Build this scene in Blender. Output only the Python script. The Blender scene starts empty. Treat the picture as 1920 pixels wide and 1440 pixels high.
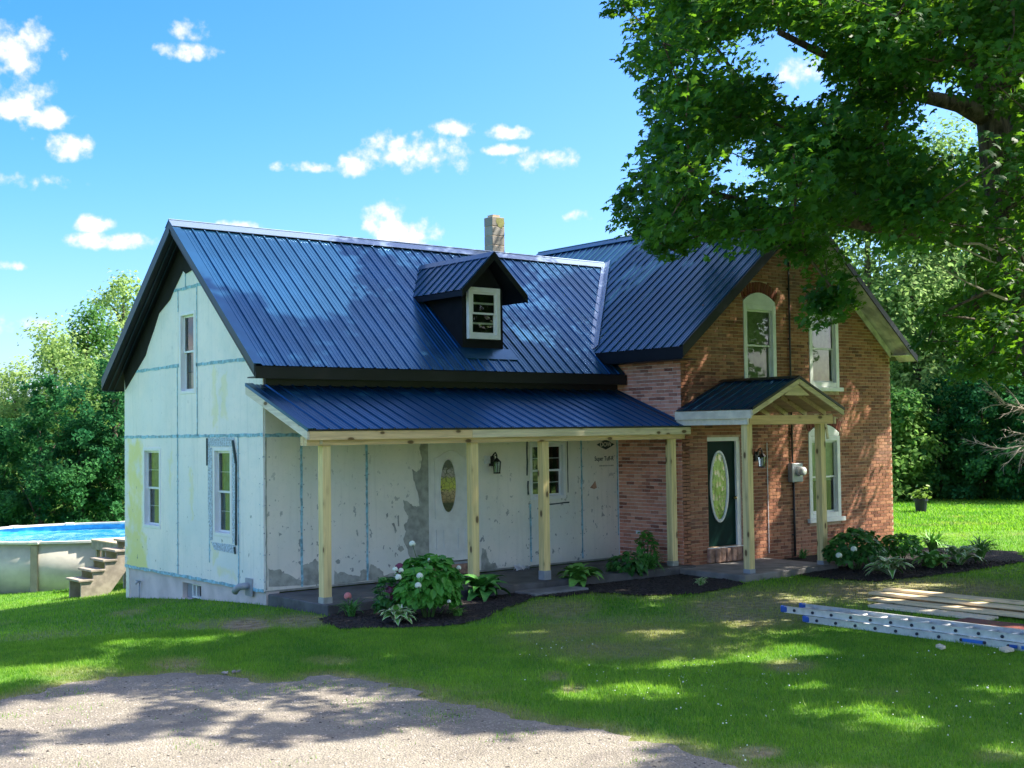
import bpy, bmesh, math, random
import numpy as np
from mathutils import Vector, Matrix
from mathutils.geometry import tessellate_polygon

R = random.Random(7)
NR = np.random.default_rng(11)
S = bpy.context.scene
COL = S.collection

# ------------------------------------------------------------------ camera
CAM = np.array([-9.614, -18.098, 2.612])
YAW, PITCH, ROLL, FPX = 0.680, 0.038, -0.013, 2398.3
FW = np.array([math.sin(YAW) * math.cos(PITCH), math.cos(YAW) * math.cos(PITCH), math.sin(PITCH)])
_r = np.array([math.cos(YAW), -math.sin(YAW), 0.0])
_u = np.cross(_r, FW)
RT = math.cos(ROLL) * _r + math.sin(ROLL) * _u
UP = -math.sin(ROLL) * _r + math.cos(ROLL) * _u
cd = bpy.data.cameras.new('camera')
cam = bpy.data.objects.new('camera', cd)
COL.objects.link(cam)
M = Matrix.Identity(4)
for i in range(3):
    M[i][0], M[i][1], M[i][2], M[i][3] = RT[i], UP[i], -FW[i], CAM[i]
cam.matrix_world = M
cd.sensor_width = 36.0
cd.lens = 36.0 * FPX / 1920.0
cd.clip_start = 0.1
cd.clip_end = 2000.0
S.camera = cam

# ------------------------------------------------------------------ sun, sky, exposure
SUN_DIR = Vector((0.56, -0.30, 0.78)).normalized()
SUN_STRENGTH, SKY_STRENGTH, EXPOSURE = 2.0, 0.15, 2.78
S.view_settings.view_transform = 'Standard'
S.view_settings.look = 'None'
S.view_settings.gamma = 1.0
S.view_settings.exposure = EXPOSURE
S.view_settings.use_curve_mapping = False
S.cycles.use_denoising = True
S.cycles.max_bounces = 8
S.cycles.transparent_max_bounces = 12
S.cycles.sample_clamp_indirect = 8.0

ld = bpy.data.lights.new('sun', 'SUN')
ld.energy = SUN_STRENGTH
ld.angle = math.radians(0.55)
ld.color = (1.0, 0.93, 0.80)
sun = bpy.data.objects.new('sun', ld)
COL.objects.link(sun)
sun.rotation_euler = SUN_DIR.to_track_quat('Z', 'Y').to_euler()
sun.location = (20, -12, 30)


def cray(px, py):
    return FW + (px - 960) / FPX * RT - (py - 720) / FPX * UP


def hit(px, py, n, d):
    n = np.array(n, float)
    r = cray(px, py)
    return CAM + (d - n @ CAM) / (n @ r) * r


def hX(px, py, v): return hit(px, py, (1, 0, 0), v)
def hY(px, py, v): return hit(px, py, (0, 1, 0), v)
def hZ(px, py, v=0.0): return hit(px, py, (0, 0, 1), v)
def hD(px, py, dep): return CAM + dep * cray(px, py)


def project(P):
    v = np.asarray(P, float) - CAM
    d = v @ FW
    return 960 + FPX * (v @ RT) / d, 720 - FPX * (v @ UP) / d, d


# ------------------------------------------------------------------ world
W = bpy.data.worlds.new('World')
S.world = W
W.use_nodes = True
nt = W.node_tree
nt.nodes.clear()


def N(tree, typ, **kw):
    n = tree.nodes.new(typ)
    for k, v in kw.items():
        setattr(n, k, v)
    return n


def mth(tree, op, a, b=None, c=None, clamp=False):
    n = tree.nodes.new('ShaderNodeMath')
    n.operation = op
    n.use_clamp = clamp
    for i, v in enumerate((a, b, c)):
        if v is None:
            continue
        if isinstance(v, (int, float)):
            n.inputs[i].default_value = v
        else:
            tree.links.new(v, n.inputs[i])
    return n.outputs[0]


def smooth(tree, v, lo, hi):
    n = tree.nodes.new('ShaderNodeMapRange')
    n.interpolation_type = 'SMOOTHSTEP'
    n.inputs['From Min'].default_value = lo
    n.inputs['From Max'].default_value = hi
    tree.links.new(v, n.inputs['Value'])
    return n.outputs['Result']


sky = N(nt, 'ShaderNodeTexSky', sky_type='NISHITA')
sky.sun_disc = False
sky.sun_elevation = math.asin(SUN_DIR.z)
sky.sun_rotation = math.atan2(SUN_DIR.x, SUN_DIR.y)
sky.altitude = 300.0
sky.air_density = 0.75
sky.dust_density = 3.0
sky.ozone_density = 3.0
hs = N(nt, 'ShaderNodeHueSaturation')
hs.inputs['Hue'].default_value = 0.503
hs.inputs['Saturation'].default_value = 1.45
hs.inputs['Value'].default_value = 0.40
nt.links.new(sky.outputs[0], hs.inputs['Color'])
tc = N(nt, 'ShaderNodeTexCoord')
dirv = tc.outputs['Generated']
nz = N(nt, 'ShaderNodeTexNoise')
nz.inputs['Scale'].default_value = 34.0
nz.inputs['Detail'].default_value = 7.0
nz.inputs['Roughness'].default_value = 0.58
nt.links.new(dirv, nz.inputs['Vector'])
nz2 = N(nt, 'ShaderNodeTexNoise')
nz2.inputs['Scale'].default_value = 110.0
nz2.inputs['Detail'].default_value = 4.0
nt.links.new(dirv, nz2.inputs['Vector'])
fb = mth(nt, 'MULTIPLY_ADD', nz.outputs['Fac'], 6.0, -3.0)
fb = mth(nt, 'MULTIPLY_ADD', mth(nt, 'SUBTRACT', nz2.outputs['Fac'], 0.5), 2.0, fb)
clouds = [(25, 118, 70, 80, .9), (18, 198, 42, 24, .9), (100, 222, 44, 20, 1), (127, 272, 48, 22, 1), (352, 56, 36, 22, .85),
          (337, 93, 56, 16, 1), (183, 420, 40, 17, 1), (232, 452, 84, 17, 1), (8, 497, 34, 10, .9), (585, 313, 54, 13, .9),
          (668, 308, 46, 20, .9), (775, 288, 92, 40, 1.1), (850, 238, 46, 16, .9), (950, 246, 44, 14, .9), (1028, 304, 66, 18, .9),
          (945, 281, 34, 9, .6), (735, 432, 62, 50, 1.3), (790, 430, 44, 44, 1.2), (1078, 408, 50, 14, .9), (1187, 443, 36, 9, .9), (450, 424, 48, 9, .7),
          (1508, 130, 40, 24, 1), (30, 612, 90, 17, .55), (700, 290, 50, 14, .8), (60, 340, 50, 10, .3)]
cl = []
for (px, py, w, h, k) in clouds:
    c = cray(px, py)
    c = c / np.linalg.norm(c)
    cl.append((c, w / FPX, h / FPX, k))
rr = random.Random(3)
for i in range(16):                                   # the same small cumulus goes on round the rest of the sky
    az = YAW + rr.uniform(0.6, 2 * math.pi - 0.6)
    el = math.radians(rr.uniform(4, 48))
    cl.append((np.array([math.sin(az) * math.cos(el), math.cos(az) * math.cos(el), math.sin(el)]), rr.uniform(.02, .06), rr.uniform(.008, .022), 1.0))
acc = None
for (c, w, h, k) in cl:
    t = np.cross(c, (0, 0, 1.0))
    t /= np.linalg.norm(t)
    up = np.cross(t, c)
    a = N(nt, 'ShaderNodeVectorMath', operation='DOT_PRODUCT')
    a.inputs[1].default_value = tuple(t / w)
    nt.links.new(dirv, a.inputs[0])
    b = N(nt, 'ShaderNodeVectorMath', operation='DOT_PRODUCT')
    b.inputs[1].default_value = tuple(up / h)
    nt.links.new(dirv, b.inputs[0])
    off = float(np.dot(up / h, c))
    bb = mth(nt, 'SUBTRACT', b.outputs['Value'], off)
    aa = mth(nt, 'MULTIPLY', a.outputs['Value'], a.outputs['Value'])
    s = mth(nt, 'MULTIPLY_ADD', bb, bb, aa)
    v = mth(nt, 'MULTIPLY_ADD', s, -k, k)
    acc = v if acc is None else mth(nt, 'MAXIMUM', acc, v)
nz3 = N(nt, 'ShaderNodeTexNoise')
nz3.inputs['Scale'].default_value = 4.2
nz3.inputs['Detail'].default_value = 5.0
mp = N(nt, 'ShaderNodeMapping')
mp.inputs['Scale'].default_value = (1, 1, 2.2)
nt.links.new(dirv, mp.inputs['Vector'])
nt.links.new(mp.outputs[0], nz3.inputs['Vector'])
dv = N(nt, 'ShaderNodeVectorMath', operation='DOT_PRODUCT')
dv.inputs[1].default_value = tuple(FW)
nt.links.new(dirv, dv.inputs[0])
far = mth(nt, 'SUBTRACT', 1.0, smooth(nt, dv.outputs['Value'], 0.78, 0.88))
more = mth(nt, 'MULTIPLY', mth(nt, 'MULTIPLY_ADD', nz3.outputs['Fac'], 14.0, -7.0), far)  # cloud cover added outside the view cone to lift the fill light
more = mth(nt, 'ADD', more, mth(nt, 'MULTIPLY_ADD', far, 2.0, -2.0))
acc = mth(nt, 'MAXIMUM', acc, more)
acc = mth(nt, 'MAXIMUM', acc, -2.0)
val = mth(nt, 'ADD', acc, fb)
mask = smooth(nt, val, -0.15, 1.35)
mask = mth(nt, 'MULTIPLY', mask, 0.92)
sep = N(nt, 'ShaderNodeSeparateXYZ')
nt.links.new(dirv, sep.inputs[0])
mask = mth(nt, 'MULTIPLY', mask, smooth(nt, sep.outputs['Z'], -0.02, 0.03))
mx = N(nt, 'ShaderNodeMix', data_type='RGBA')
nt.links.new(mask, mx.inputs['Factor'])
nt.links.new(hs.outputs[0], mx.inputs['A'])
shade = N(nt, 'ShaderNodeMix', data_type='RGBA')
nt.links.new(smooth(nt, val, 0.2, 2.4), shade.inputs['Factor'])
shade.inputs['A'].default_value = (1.0, 1.04, 1.18, 1)
shade.inputs['B'].default_value = (1.75, 1.68, 1.66, 1)
nt.links.new(shade.outputs['Result'], mx.inputs['B'])
bg = N(nt, 'ShaderNodeBackground')
bg.inputs['Strength'].default_value = SKY_STRENGTH
nt.links.new(mx.outputs['Result'], bg.inputs['Color'])
wo = N(nt, 'ShaderNodeOutputWorld')
nt.links.new(bg.outputs[0], wo.inputs['Surface'])
W.cycles.sampling_method = 'MANUAL'
W.cycles.sample_map_resolution = 512

# ------------------------------------------------------------------ helpers: objects


def wloc(o):
    v = Vector((0, 0, 0))
    while o is not None:
        v = v + o.location
        o = o.parent
    return v


def tag(o, label=None, cat=None, group=None, kind=None):
    if label: o['label'] = label
    if cat: o['category'] = cat
    if group: o['group'] = group
    if kind: o['kind'] = kind
    return o


def empty(name, loc=(0, 0, 0), label=None, cat=None, group=None):
    o = bpy.data.objects.new(name, None)
    o.empty_display_size = 0.2
    COL.objects.link(o)
    o.location = loc
    return tag(o, label, cat, group)


def put(name, me, mat=None, parent=None, loc=None):
    """link a mesh object; its vertices are in world coordinates unless loc is given"""
    if mat is not None and not me.materials:
        for m in (mat if isinstance(mat, (list, tuple)) else [mat]):
            me.materials.append(m)
    o = bpy.data.objects.new(name, me)
    COL.objects.link(o)
    base = Vector(loc) if loc is not None else Vector((0, 0, 0))
    if parent is not None:
        o.parent = parent
        base = base - wloc(parent)
    o.location = base
    return o


class MB:
    def __init__(self):
        self.v, self.f, self.m = [], [], []

    def add(self, vs, fs, mi=0):
        o = len(self.v)
        self.v += [tuple(float(c) for c in v) for v in vs]
        self.f += [tuple(i + o for i in f) for f in fs]
        self.m += [mi] * len(fs)
        return self

    def box(self, a, b, mi=0):
        x0, y0, z0 = a
        x1, y1, z1 = b
        x0, x1 = min(x0, x1), max(x0, x1)
        y0, y1 = min(y0, y1), max(y0, y1)
        z0, z1 = min(z0, z1), max(z0, z1)
        vs = [(x0, y0, z0), (x1, y0, z0), (x1, y1, z0), (x0, y1, z0), (x0, y0, z1), (x1, y0, z1), (x1, y1, z1), (x0, y1, z1)]
        return self.add(vs, BOXF, mi)

    def obox(self, o, ax, ay, az, mi=0):
        """oriented box: corner o and three edge vectors"""
        o, ax, ay, az = [np.array(t, float) for t in (o, ax, ay, az)]
        if np.dot(np.cross(ax, ay), az) < 0:
            o, ax = o + ax, -ax
        vs = [o, o + ax, o + ax + ay, o + ay, o + az, o + ax + az, o + ax + ay + az, o + ay + az]
        return self.add(vs, BOXF, mi)

    def bar(self, p, q, w, h, up=(0, 0, 1), mi=0):
        p, q, up = np.array(p, float), np.array(q, float), np.array(up, float)
        d = (q - p) / np.linalg.norm(q - p)
        s = np.cross(d, up)
        s /= np.linalg.norm(s)
        u = np.cross(s, d)
        return self.obox(p - s * w / 2 - u * h / 2, q - p, s * w, u * h, mi)

    def tube(self, pts, rad, seg=8, mi=0, caps=True):
        pts = [np.array(p, float) for p in pts]
        n = len(pts)
        if not hasattr(rad, '__len__'):
            rad = [rad] * n
        o = len(self.v)
        ref = np.array([0.3, 0.2, 1.0])
        for i in range(n):
            d = pts[min(i + 1, n - 1)] - pts[max(i - 1, 0)]
            d = d / (np.linalg.norm(d) + 1e-9)
            r = ref if abs(d @ ref) / np.linalg.norm(ref) < 0.95 else np.array([1.0, 0, 0])
            s = np.cross(d, r)
            s /= np.linalg.norm(s)
            t = np.cross(d, s)
            for k in range(seg):
                a = 2 * math.pi * k / seg
                self.v.append(tuple(pts[i] + rad[i] * (math.cos(a) * s + math.sin(a) * t)))
        for i in range(n - 1):
            for k in range(seg):
                a, b = o + i * seg + k, o + i * seg + (k + 1) % seg
                self.f.append((a, b, b + seg, a + seg))
                self.m.append(mi)
        if caps:
            self.f.append(tuple(o + k for k in range(seg))[::-1])
            self.f.append(tuple(o + (n - 1) * seg + k for k in range(seg)))
            self.m += [mi, mi]
        return self

    def ball(self, c, r, seg=10, rings=6, mi=0, sc=(1, 1, 1)):
        vs, fs = [], []
        for i in range(rings + 1):
            th = math.pi * i / rings
            for k in range(seg):
                a = 2 * math.pi * k / seg
                vs.append((c[0] + r * sc[0] * math.sin(th) * math.cos(a), c[1] + r * sc[1] * math.sin(th) * math.sin(a), c[2] + r * sc[2] * math.cos(th)))
        for i in range(rings):
            for k in range(seg):
                a, b = i * seg + k, i * seg + (k + 1) % seg
                fs.append((a, a + seg, b + seg, b))
        return self.add(vs, fs, mi)

    def mesh(self, name, smooth=False):
        me = bpy.data.meshes.new(name)
        me.from_pydata(self.v, [], self.f)
        if any(self.m):
            me.polygons.foreach_set('material_index', self.m)
        if smooth:
            me.polygons.foreach_set('use_smooth', [True] * len(self.f))
        me.update()
        return me

    def build(self, name, mat, parent=None, smooth=False, loc=None, bevel=0.0):
        o = put(name, self.mesh(name, smooth), mat, parent, loc)
        if bevel:
            md = o.modifiers.new('edge', 'BEVEL')
            md.width = bevel
            md.segments = 1
            md.limit_method = 'ANGLE'
        return o


BOXF = [(0, 3, 2, 1), (4, 5, 6, 7), (0, 1, 5, 4), (1, 2, 6, 5), (2, 3, 7, 6), (3, 0, 4, 7)]


class Frame:
    """a wall plane: u to the right seen from outside, v up, w outwards"""
    def __init__(self, O, U, Nn):
        self.O, self.U, self.N = np.array(O, float), np.array(U, float), np.array(Nn, float)

    def p(self, u, v, w=0.0):
        return self.O + u * self.U + np.array([0, 0, v]) + w * self.N

    def box(self, mb, u0, u1, v0, v1, w0, w1, mi=0):
        return mb.obox(self.p(u0, v0, w0), (u1 - u0) * self.U, (w1 - w0) * self.N, (0, 0, v1 - v0), mi)

    def poly(self, mb, pts, w0, w1, mi=0):
        """flat plate with an outline given in (u, v)"""
        n = len(pts)
        ar = sum(pts[i][0] * pts[(i + 1) % n][1] - pts[(i + 1) % n][0] * pts[i][1] for i in range(n))
        if ar < 0:
            pts = pts[::-1]
        vs = [self.p(u, v, w1) for u, v in pts] + [self.p(u, v, w0) for u, v in pts]
        fs = [tuple(range(n))] + [(i, i + n, (i + 1) % n + n, (i + 1) % n) for i in range(n)]
        return mb.add(vs, fs, mi)


GABLE_Y, WX, WY = 2.765, 7.64, 5.53
D_ = 1.711
FG = Frame((0, WY, 0), (0, -1, 0), (-1, 0, 0))         # left gable, u = WY - y
FF = Frame((0, 0, 0), (1, 0, 0), (0, -1, 0))           # porch wall, u = x
FB = Frame((0, -D_, 0), (1, 0, 0), (0, -1, 0))         # brick front, u = x
FL = Frame((WX, 0, 0), (0, -1, 0), (-1, 0, 0))         # brick side, u = -y


def np_mesh(name, verts, faces, attr=None, smooth=False):
    verts = np.asarray(verts, np.float32)
    me = bpy.data.meshes.new(name)
    me.vertices.add(len(verts))
    me.vertices.foreach_set('co', verts.ravel())
    if isinstance(faces, np.ndarray):
        k = faces.shape[1]
        me.loops.add(faces.size)
        me.loops.foreach_set('vertex_index', faces.astype(np.int32).ravel())
        me.polygons.add(len(faces))
        me.polygons.foreach_set('loop_start', np.arange(0, faces.size, k, dtype=np.int32))
        me.polygons.foreach_set('loop_total', np.full(len(faces), k, np.int32))
    if attr:
        for nm, arr in attr.items():
            a = me.attributes.new(nm, 'FLOAT', 'POINT')
            a.data.foreach_set('value', np.asarray(arr, np.float32).ravel())
    if smooth:
        me.polygons.foreach_set('use_smooth', np.ones(len(me.polygons), bool))
    me.update(calc_edges=True)
    return me


# ------------------------------------------------------------------ helpers: materials
MATS = {}


def mat(name):
    m = bpy.data.materials.new(name)
    m.use_nodes = True
    t = m.node_tree
    return m, t, t.nodes['Principled BSDF'], t.nodes['Material Output']


def rgb(t, c):
    n = t.nodes.new('ShaderNodeRGB')
    n.outputs[0].default_value = (*c, 1)
    return n.outputs[0]


def mixc(t, fac, a, b, mode='MIX'):
    n = t.nodes.new('ShaderNodeMix')
    n.data_type = 'RGBA'
    n.blend_type = mode
    for key, v in (('Factor', fac), ('A', a), ('B', b)):
        s = n.inputs[key] if key != 'Factor' else n.inputs[0]
        if isinstance(v, (int, float)):
            s.default_value = v
        elif isinstance(v, tuple):
            s.default_value = (*v, 1)
        else:
            t.links.new(v, s)
    return n.outputs['Result']


def pos(t):
    return t.nodes.new('ShaderNodeNewGeometry').outputs['Position']


def scaled(t, v, sc, off=(0, 0, 0)):
    n = t.nodes.new('ShaderNodeMapping')
    n.inputs['Scale'].default_value = sc
    n.inputs['Location'].default_value = off
    t.links.new(v, n.inputs['Vector'])
    return n.outputs[0]


def noise(t, v, scale, detail=4.0, rough=0.55, dist=0.0):
    n = t.nodes.new('ShaderNodeTexNoise')
    n.inputs['Scale'].default_value = scale
    n.inputs['Detail'].default_value = detail
    n.inputs['Roughness'].default_value = rough
    n.inputs['Distortion'].default_value = dist
    if v is not None:
        t.links.new(v, n.inputs['Vector'])
    return n.outputs['Fac']


def bump(t, bsdf, h, strength=0.3, dist=0.01):
    n = t.nodes.new('ShaderNodeBump')
    n.inputs['Strength'].default_value = strength
    n.inputs['Distance'].default_value = dist
    t.links.new(h, n.inputs['Height'])
    t.links.new(n.outputs[0], bsdf.inputs['Normal'])


def attr(t, name):
    n = t.nodes.new('ShaderNodeAttribute')
    n.attribute_name = name
    return n.outputs['Fac']


def objrand(t):
    return t.nodes.new('ShaderNodeObjectInfo').outputs['Random']


def simple(name, c, rough=0.6, metal=0.0, spec=0.5, var=0.12, scale=6.0, bmp=0.0):
    m, t, b, o = mat(name)
    p = pos(t)
    f = noise(t, p, scale, 5)
    col = mixc(t, smooth(t, f, 0.3, 0.7), tuple(x * (1 - var) for x in c), tuple(min(1, x * (1 + var)) for x in c))
    t.links.new(col, b.inputs['Base Color'])
    b.inputs['Roughness'].default_value = rough
    b.inputs['Metallic'].default_value = metal
    b.inputs['Specular IOR Level'].default_value = spec
    if bmp:
        bump(t, b, noise(t, p, scale * 12, 4), bmp)
    MATS[name] = m
    return m


def leaf_mat(name, dark, light, trans=0.35, tcol=None, rough=0.45, spec=0.35):
    m, t, b, o = mat(name)
    a = attr(t, 'rnd')
    col = mixc(t, a, dark, light)
    b.inputs['Roughness'].default_value = rough
    b.inputs['Specular IOR Level'].default_value = spec
    t.links.new(col, b.inputs['Base Color'])
    tr = t.nodes.new('ShaderNodeBsdfTranslucent')
    tc_ = mixc(t, a, tuple(x * 1.6 for x in (tcol or dark)), tuple(x * 1.9 for x in (tcol or light)))
    t.links.new(tc_, tr.inputs['Color'])
    ms = t.nodes.new('ShaderNodeMixShader')
    ms.inputs[0].default_value = trans
    t.links.new(b.outputs[0], ms.inputs[1])
    t.links.new(tr.outputs[0], ms.inputs[2])
    t.links.new(ms.outputs[0], o.inputs['Surface'])
    MATS[name] = m
    return m


# metal roofing: dark blue painted steel with a satin sheen
m, t, b, o = mat('roof_metal')
p = pos(t)
f = noise(t, p, 0.9, 4)
col = mixc(t, smooth(t, f, 0.35, 0.65), (0.008, 0.078, 0.180), (0.012, 0.098, 0.225))
t.links.new(col, b.inputs['Base Color'])
b.inputs['Metallic'].default_value = 0.72
b.inputs['Specular IOR Level'].default_value = 0.7
b.inputs['Roughness'].default_value = 0.30
bump(t, b, noise(t, p, 2.2, 2), 0.10, 0.03)
MATS['roof_metal'] = m
m, t, b, o = mat('cap_metal')
b.inputs['Base Color'].default_value = (0.22, 0.30, 0.42, 1)  # lightened for a sunlit glint on the ridge cap; valley flashing shares it
b.inputs['Metallic'].default_value = 0.55
b.inputs['Roughness'].default_value = 0.26
MATS['cap_metal'] = m
simple('black_trim', (0.008, 0.009, 0.013), 0.42, 0.0, 0.4, 0.2, 3)
simple('rake_trim', (0.012, 0.03, 0.05), 0.4, 0.1, 0.5, 0.15, 3)
simple('black_wrap', (0.006, 0.007, 0.010), 0.7, 0, 0.3, 0.3, 4)


def flecks(t, p, scale, thr, stretch=(1, 1, 1)):
    return smooth(t, noise(t, scaled(t, p, stretch), scale, 3, 0.6), thr, thr + 0.03)


def foam_mat(name, base, dirty, yellow=False, nicks=0.68):
    m, t, b, o = mat(name)
    p = pos(t)
    f = noise(t, p, 1.3, 6, 0.62)
    col = mixc(t, smooth(t, f, 0.35, 0.72), base, dirty)
    streak = noise(t, scaled(t, p, (9, 9, 0.5)), 1.6, 4)
    col = mixc(t, mth(t, 'MULTIPLY', smooth(t, streak, 0.5, 0.75), 0.35), col, tuple(x * 0.82 for x in dirty))
    big = noise(t, p, 0.55, 3)
    col = mixc(t, mth(t, 'MULTIPLY', smooth(t, big, 0.45, 0.65), 0.45), col, (base[0] * .80, base[1] * .93, base[2] * 1.02))
    mot = noise(t, p, 16, 5, 0.65)
    col = mixc(t, mth(t, 'MULTIPLY', smooth(t, mot, 0.56, 0.72), 0.30), col, tuple(x * 0.72 for x in dirty))
    if yellow:
        s = t.nodes.new('ShaderNodeSeparateXYZ')
        t.links.new(p, s.inputs[0])
        y, z = s.outputs['Y'], s.outputs['Z']
        wob = mth(t, 'MULTIPLY_ADD', noise(t, p, 4.0, 4), 0.5, -0.25)
        yw = mth(t, 'ADD', y, wob)
        zw = mth(t, 'ADD', z, wob)

        def boxm(y0, y1, z0, z1, e=0.08):
            a = smooth(t, yw, y0 - e, y0 + e)
            b2 = mth(t, 'SUBTRACT', 1.0, smooth(t, yw, y1 - e, y1 + e))
            c = smooth(t, zw, z0 - e, z0 + e)
            d = mth(t, 'SUBTRACT', 1.0, smooth(t, zw, z1 - e, z1 + e))
            return mth(t, 'MULTIPLY', mth(t, 'MULTIPLY', a, b2), mth(t, 'MULTIPLY', c, d))
        ym = mth(t, 'MULTIPLY', boxm(4.72, 5.36, 0.85, 2.54), 1.0)
        for args in ((4.50, 5.48, 0.16, 0.86), (1.62, 1.78, 2.75, 3.75), (1.25, 1.45, 2.9, 3.7), (2.55, 2.66, 1.2, 2.05), (1.62, 1.84, 0.48, 0.80), (3.40, 3.50, 1.7, 2.4), (1.0, 1.6, 0.3, .42)):
            ym = mth(t, 'MAXIMUM', ym, mth(t, 'MULTIPLY', boxm(*args, e=0.05), 1.0 if args[0] > 4 else 0.45))
        ym = mth(t, 'MULTIPLY', ym, smooth(t, noise(t, p, 2.3, 5, 0.6), 0.24, 0.55))
        col = mixc(t, mth(t, 'MULTIPLY', ym, 0.95), col, (0.80, 0.76, 0.30))
    nk = flecks(t, p, 9.0, nicks, (1, 1, 0.7))
    s2 = t.nodes.new('ShaderNodeSeparateXYZ')
    t.links.new(p, s2.inputs[0])
    low = mth(t, 'SUBTRACT', 1.0, smooth(t, s2.outputs['Z'], 0.6, 2.6))
    nk = mth(t, 'MULTIPLY', nk, mth(t, 'MULTIPLY_ADD', low, 0.75, 0.25))
    col = mixc(t, mth(t, 'MULTIPLY', nk, 0.75), col, (0.16, 0.20, 0.21))
    t.links.new(col, b.inputs['Base Color'])
    b.inputs['Roughness'].default_value = 0.42
    bump(t, b, noise(t, p, 5.0, 6), 0.35, 0.012)
    MATS[name] = m


foam_mat('gable_foam', (0.95, 0.90, 0.86), (0.78, 0.80, 0.79), True, 0.685)
foam_mat('porch_foam', (0.88, 0.85, 0.77), (0.78, 0.78, 0.71), False, 0.635)
simple('seam_tape', (0.26, 0.50, 0.62), 0.5, 0, 0.4, 0.35, 14)
simple('old_wrap', (0.46, 0.55, 0.64), 0.6, 0, 0.4, 0.4, 30)
simple('bare_gray', (0.38, 0.40, 0.36), 0.75, 0, 0.3, 0.25, 7, 0.3)
simple('foundation', (0.70, 0.61, 0.58), 0.85, 0, 0.2, 0.14, 2.2, 0.35)
simple('slab_paint', (0.085, 0.088, 0.095), 0.6, 0, 0.35, 0.4, 2.5, 0.2)
simple('step_concrete', (0.20, 0.205, 0.215), 0.75, 0, 0.3, 0.25, 3, 0.3)
simple('portico_concrete', (0.23, 0.22, 0.21), 0.8, 0, 0.3, 0.25, 3, 0.3)
simple('white_paint', (0.80, 0.82, 0.80), 0.42, 0, 0.45, 0.06, 5)
simple('white_vinyl', (0.80, 0.83, 0.86), 0.35, 0, 0.5, 0.04, 5)
simple('dark_inside', (0.02, 0.022, 0.025), 0.8)
simple('old_white_wood', (0.62, 0.58, 0.54), 0.7, 0, 0.3, 0.35, 3.5, 0.3)
simple('black_iron', (0.015, 0.015, 0.017), 0.4, 0.3)
simple('lamp_glass', (0.6, 0.62, 0.62), 0.1, 0, 0.8)
simple('meter_gray', (0.28, 0.31, 0.33), 0.45, 0.3)
simple('green_door', (0.003, 0.026, 0.020), 0.55, 0, 0.08, 0.15)
simple('brass', (0.45, 0.33, 0.12), 0.3, 0.9)
simple('aluminium', (0.70, 0.71, 0.72), 0.40, 0.6, 0.5, 0.12, 9)
simple('blue_plastic', (0.02, 0.10, 0.42), 0.45)
simple('dark_hole', (0.02, 0.025, 0.04), 0.6)
simple('maroon_sheet', (0.16, 0.035, 0.035), 0.6, 0, 0.4, 0.25, 6)
simple('pool_wall', (0.50, 0.47, 0.40), 0.5, 0.0, 0.4, 0.10, 4)
simple('pool_rail', (0.62, 0.60, 0.55), 0.4)
simple('pool_upright', (0.30, 0.25, 0.20), 0.5)
simple('pot_plastic', (0.012, 0.014, 0.03), 0.45)
simple('gray_deck', (0.33, 0.28, 0.225), 0.75, 0, 0.3, 0.25, 6, 0.2)
simple('deck_boards', (0.55, 0.42, 0.28), 0.7, 0, 0.3, 0.2, 6, 0.2)
simple('conduit', (0.03, 0.03, 0.035), 0.5)
simple('pipe_gray', (0.33, 0.36, 0.40), 0.5)
simple('dead_wood', (0.42, 0.38, 0.33), 0.8, 0, 0.2, 0.25, 9)
simple('blue_print', (0.03, 0.16, 0.55), 0.5)
simple('print_ink', (0.02, 0.05, 0.06), 0.6)
simple('trash_white', (0.75, 0.77, 0.80), 0.6)
simple('stone_rough', (0.42, 0.26, 0.19), 0.85, 0, 0.2, 0.4, 9, 0.5)
simple('gate_white', (0.80, 0.74, 0.60), 0.5)


def wood(name, c, axis=2, knots=True):
    m, t, b, o = mat(name)
    p = pos(t)
    rn = objrand(t)
    off = t.nodes.new('ShaderNodeVectorMath')
    off.operation = 'ADD'
    t.links.new(p, off.inputs[0])
    cx = t.nodes.new('ShaderNodeCombineXYZ')
    for i in range(3):
        t.links.new(mth(t, 'MULTIPLY', rn, 37.0 + 11 * i), cx.inputs[i])
    t.links.new(cx.outputs[0], off.inputs[1])
    sc = [22, 22, 22]
    sc[axis] = 1.2
    g = noise(t, scaled(t, off.outputs[0], tuple(sc)), 1.0, 4, 0.55, 0.6)
    col = mixc(t, smooth(t, g, 0.3, 0.7), tuple(x * 0.78 for x in c), tuple(min(1, x * 1.12) for x in c))
    col = mixc(t, mth(t, 'MULTIPLY', rn, 0.35), col, (c[0] * 1.05, c[1] * 0.9, c[2] * 0.7))
    if knots:
        sk = [5.5, 5.5, 5.5]
        sk[axis] = 2.6
        v = t.nodes.new('ShaderNodeTexVoronoi')
        v.inputs['Scale'].default_value = 1.0
        t.links.new(scaled(t, off.outputs[0], tuple(sk)), v.inputs['Vector'])
        kn = mth(t, 'SUBTRACT', 1.0, smooth(t, v.outputs['Distance'], 0.12, 0.19))
        col = mixc(t, mth(t, 'MULTIPLY', kn, 0.92), col, (0.07, 0.035, 0.015))
        halo = mth(t, 'SUBTRACT', 1.0, smooth(t, v.outputs['Distance'], 0.14, 0.34))
        col = mixc(t, mth(t, 'MULTIPLY', halo, 0.25), col, (0.30, 0.18, 0.07))
    t.links.new(col, b.inputs['Base Color'])
    b.inputs['Roughness'].default_value = 0.65
    b.inputs['Specular IOR Level'].default_value = 0.3
    bump(t, b, g, 0.15, 0.004)
    MATS[name] = m


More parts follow.
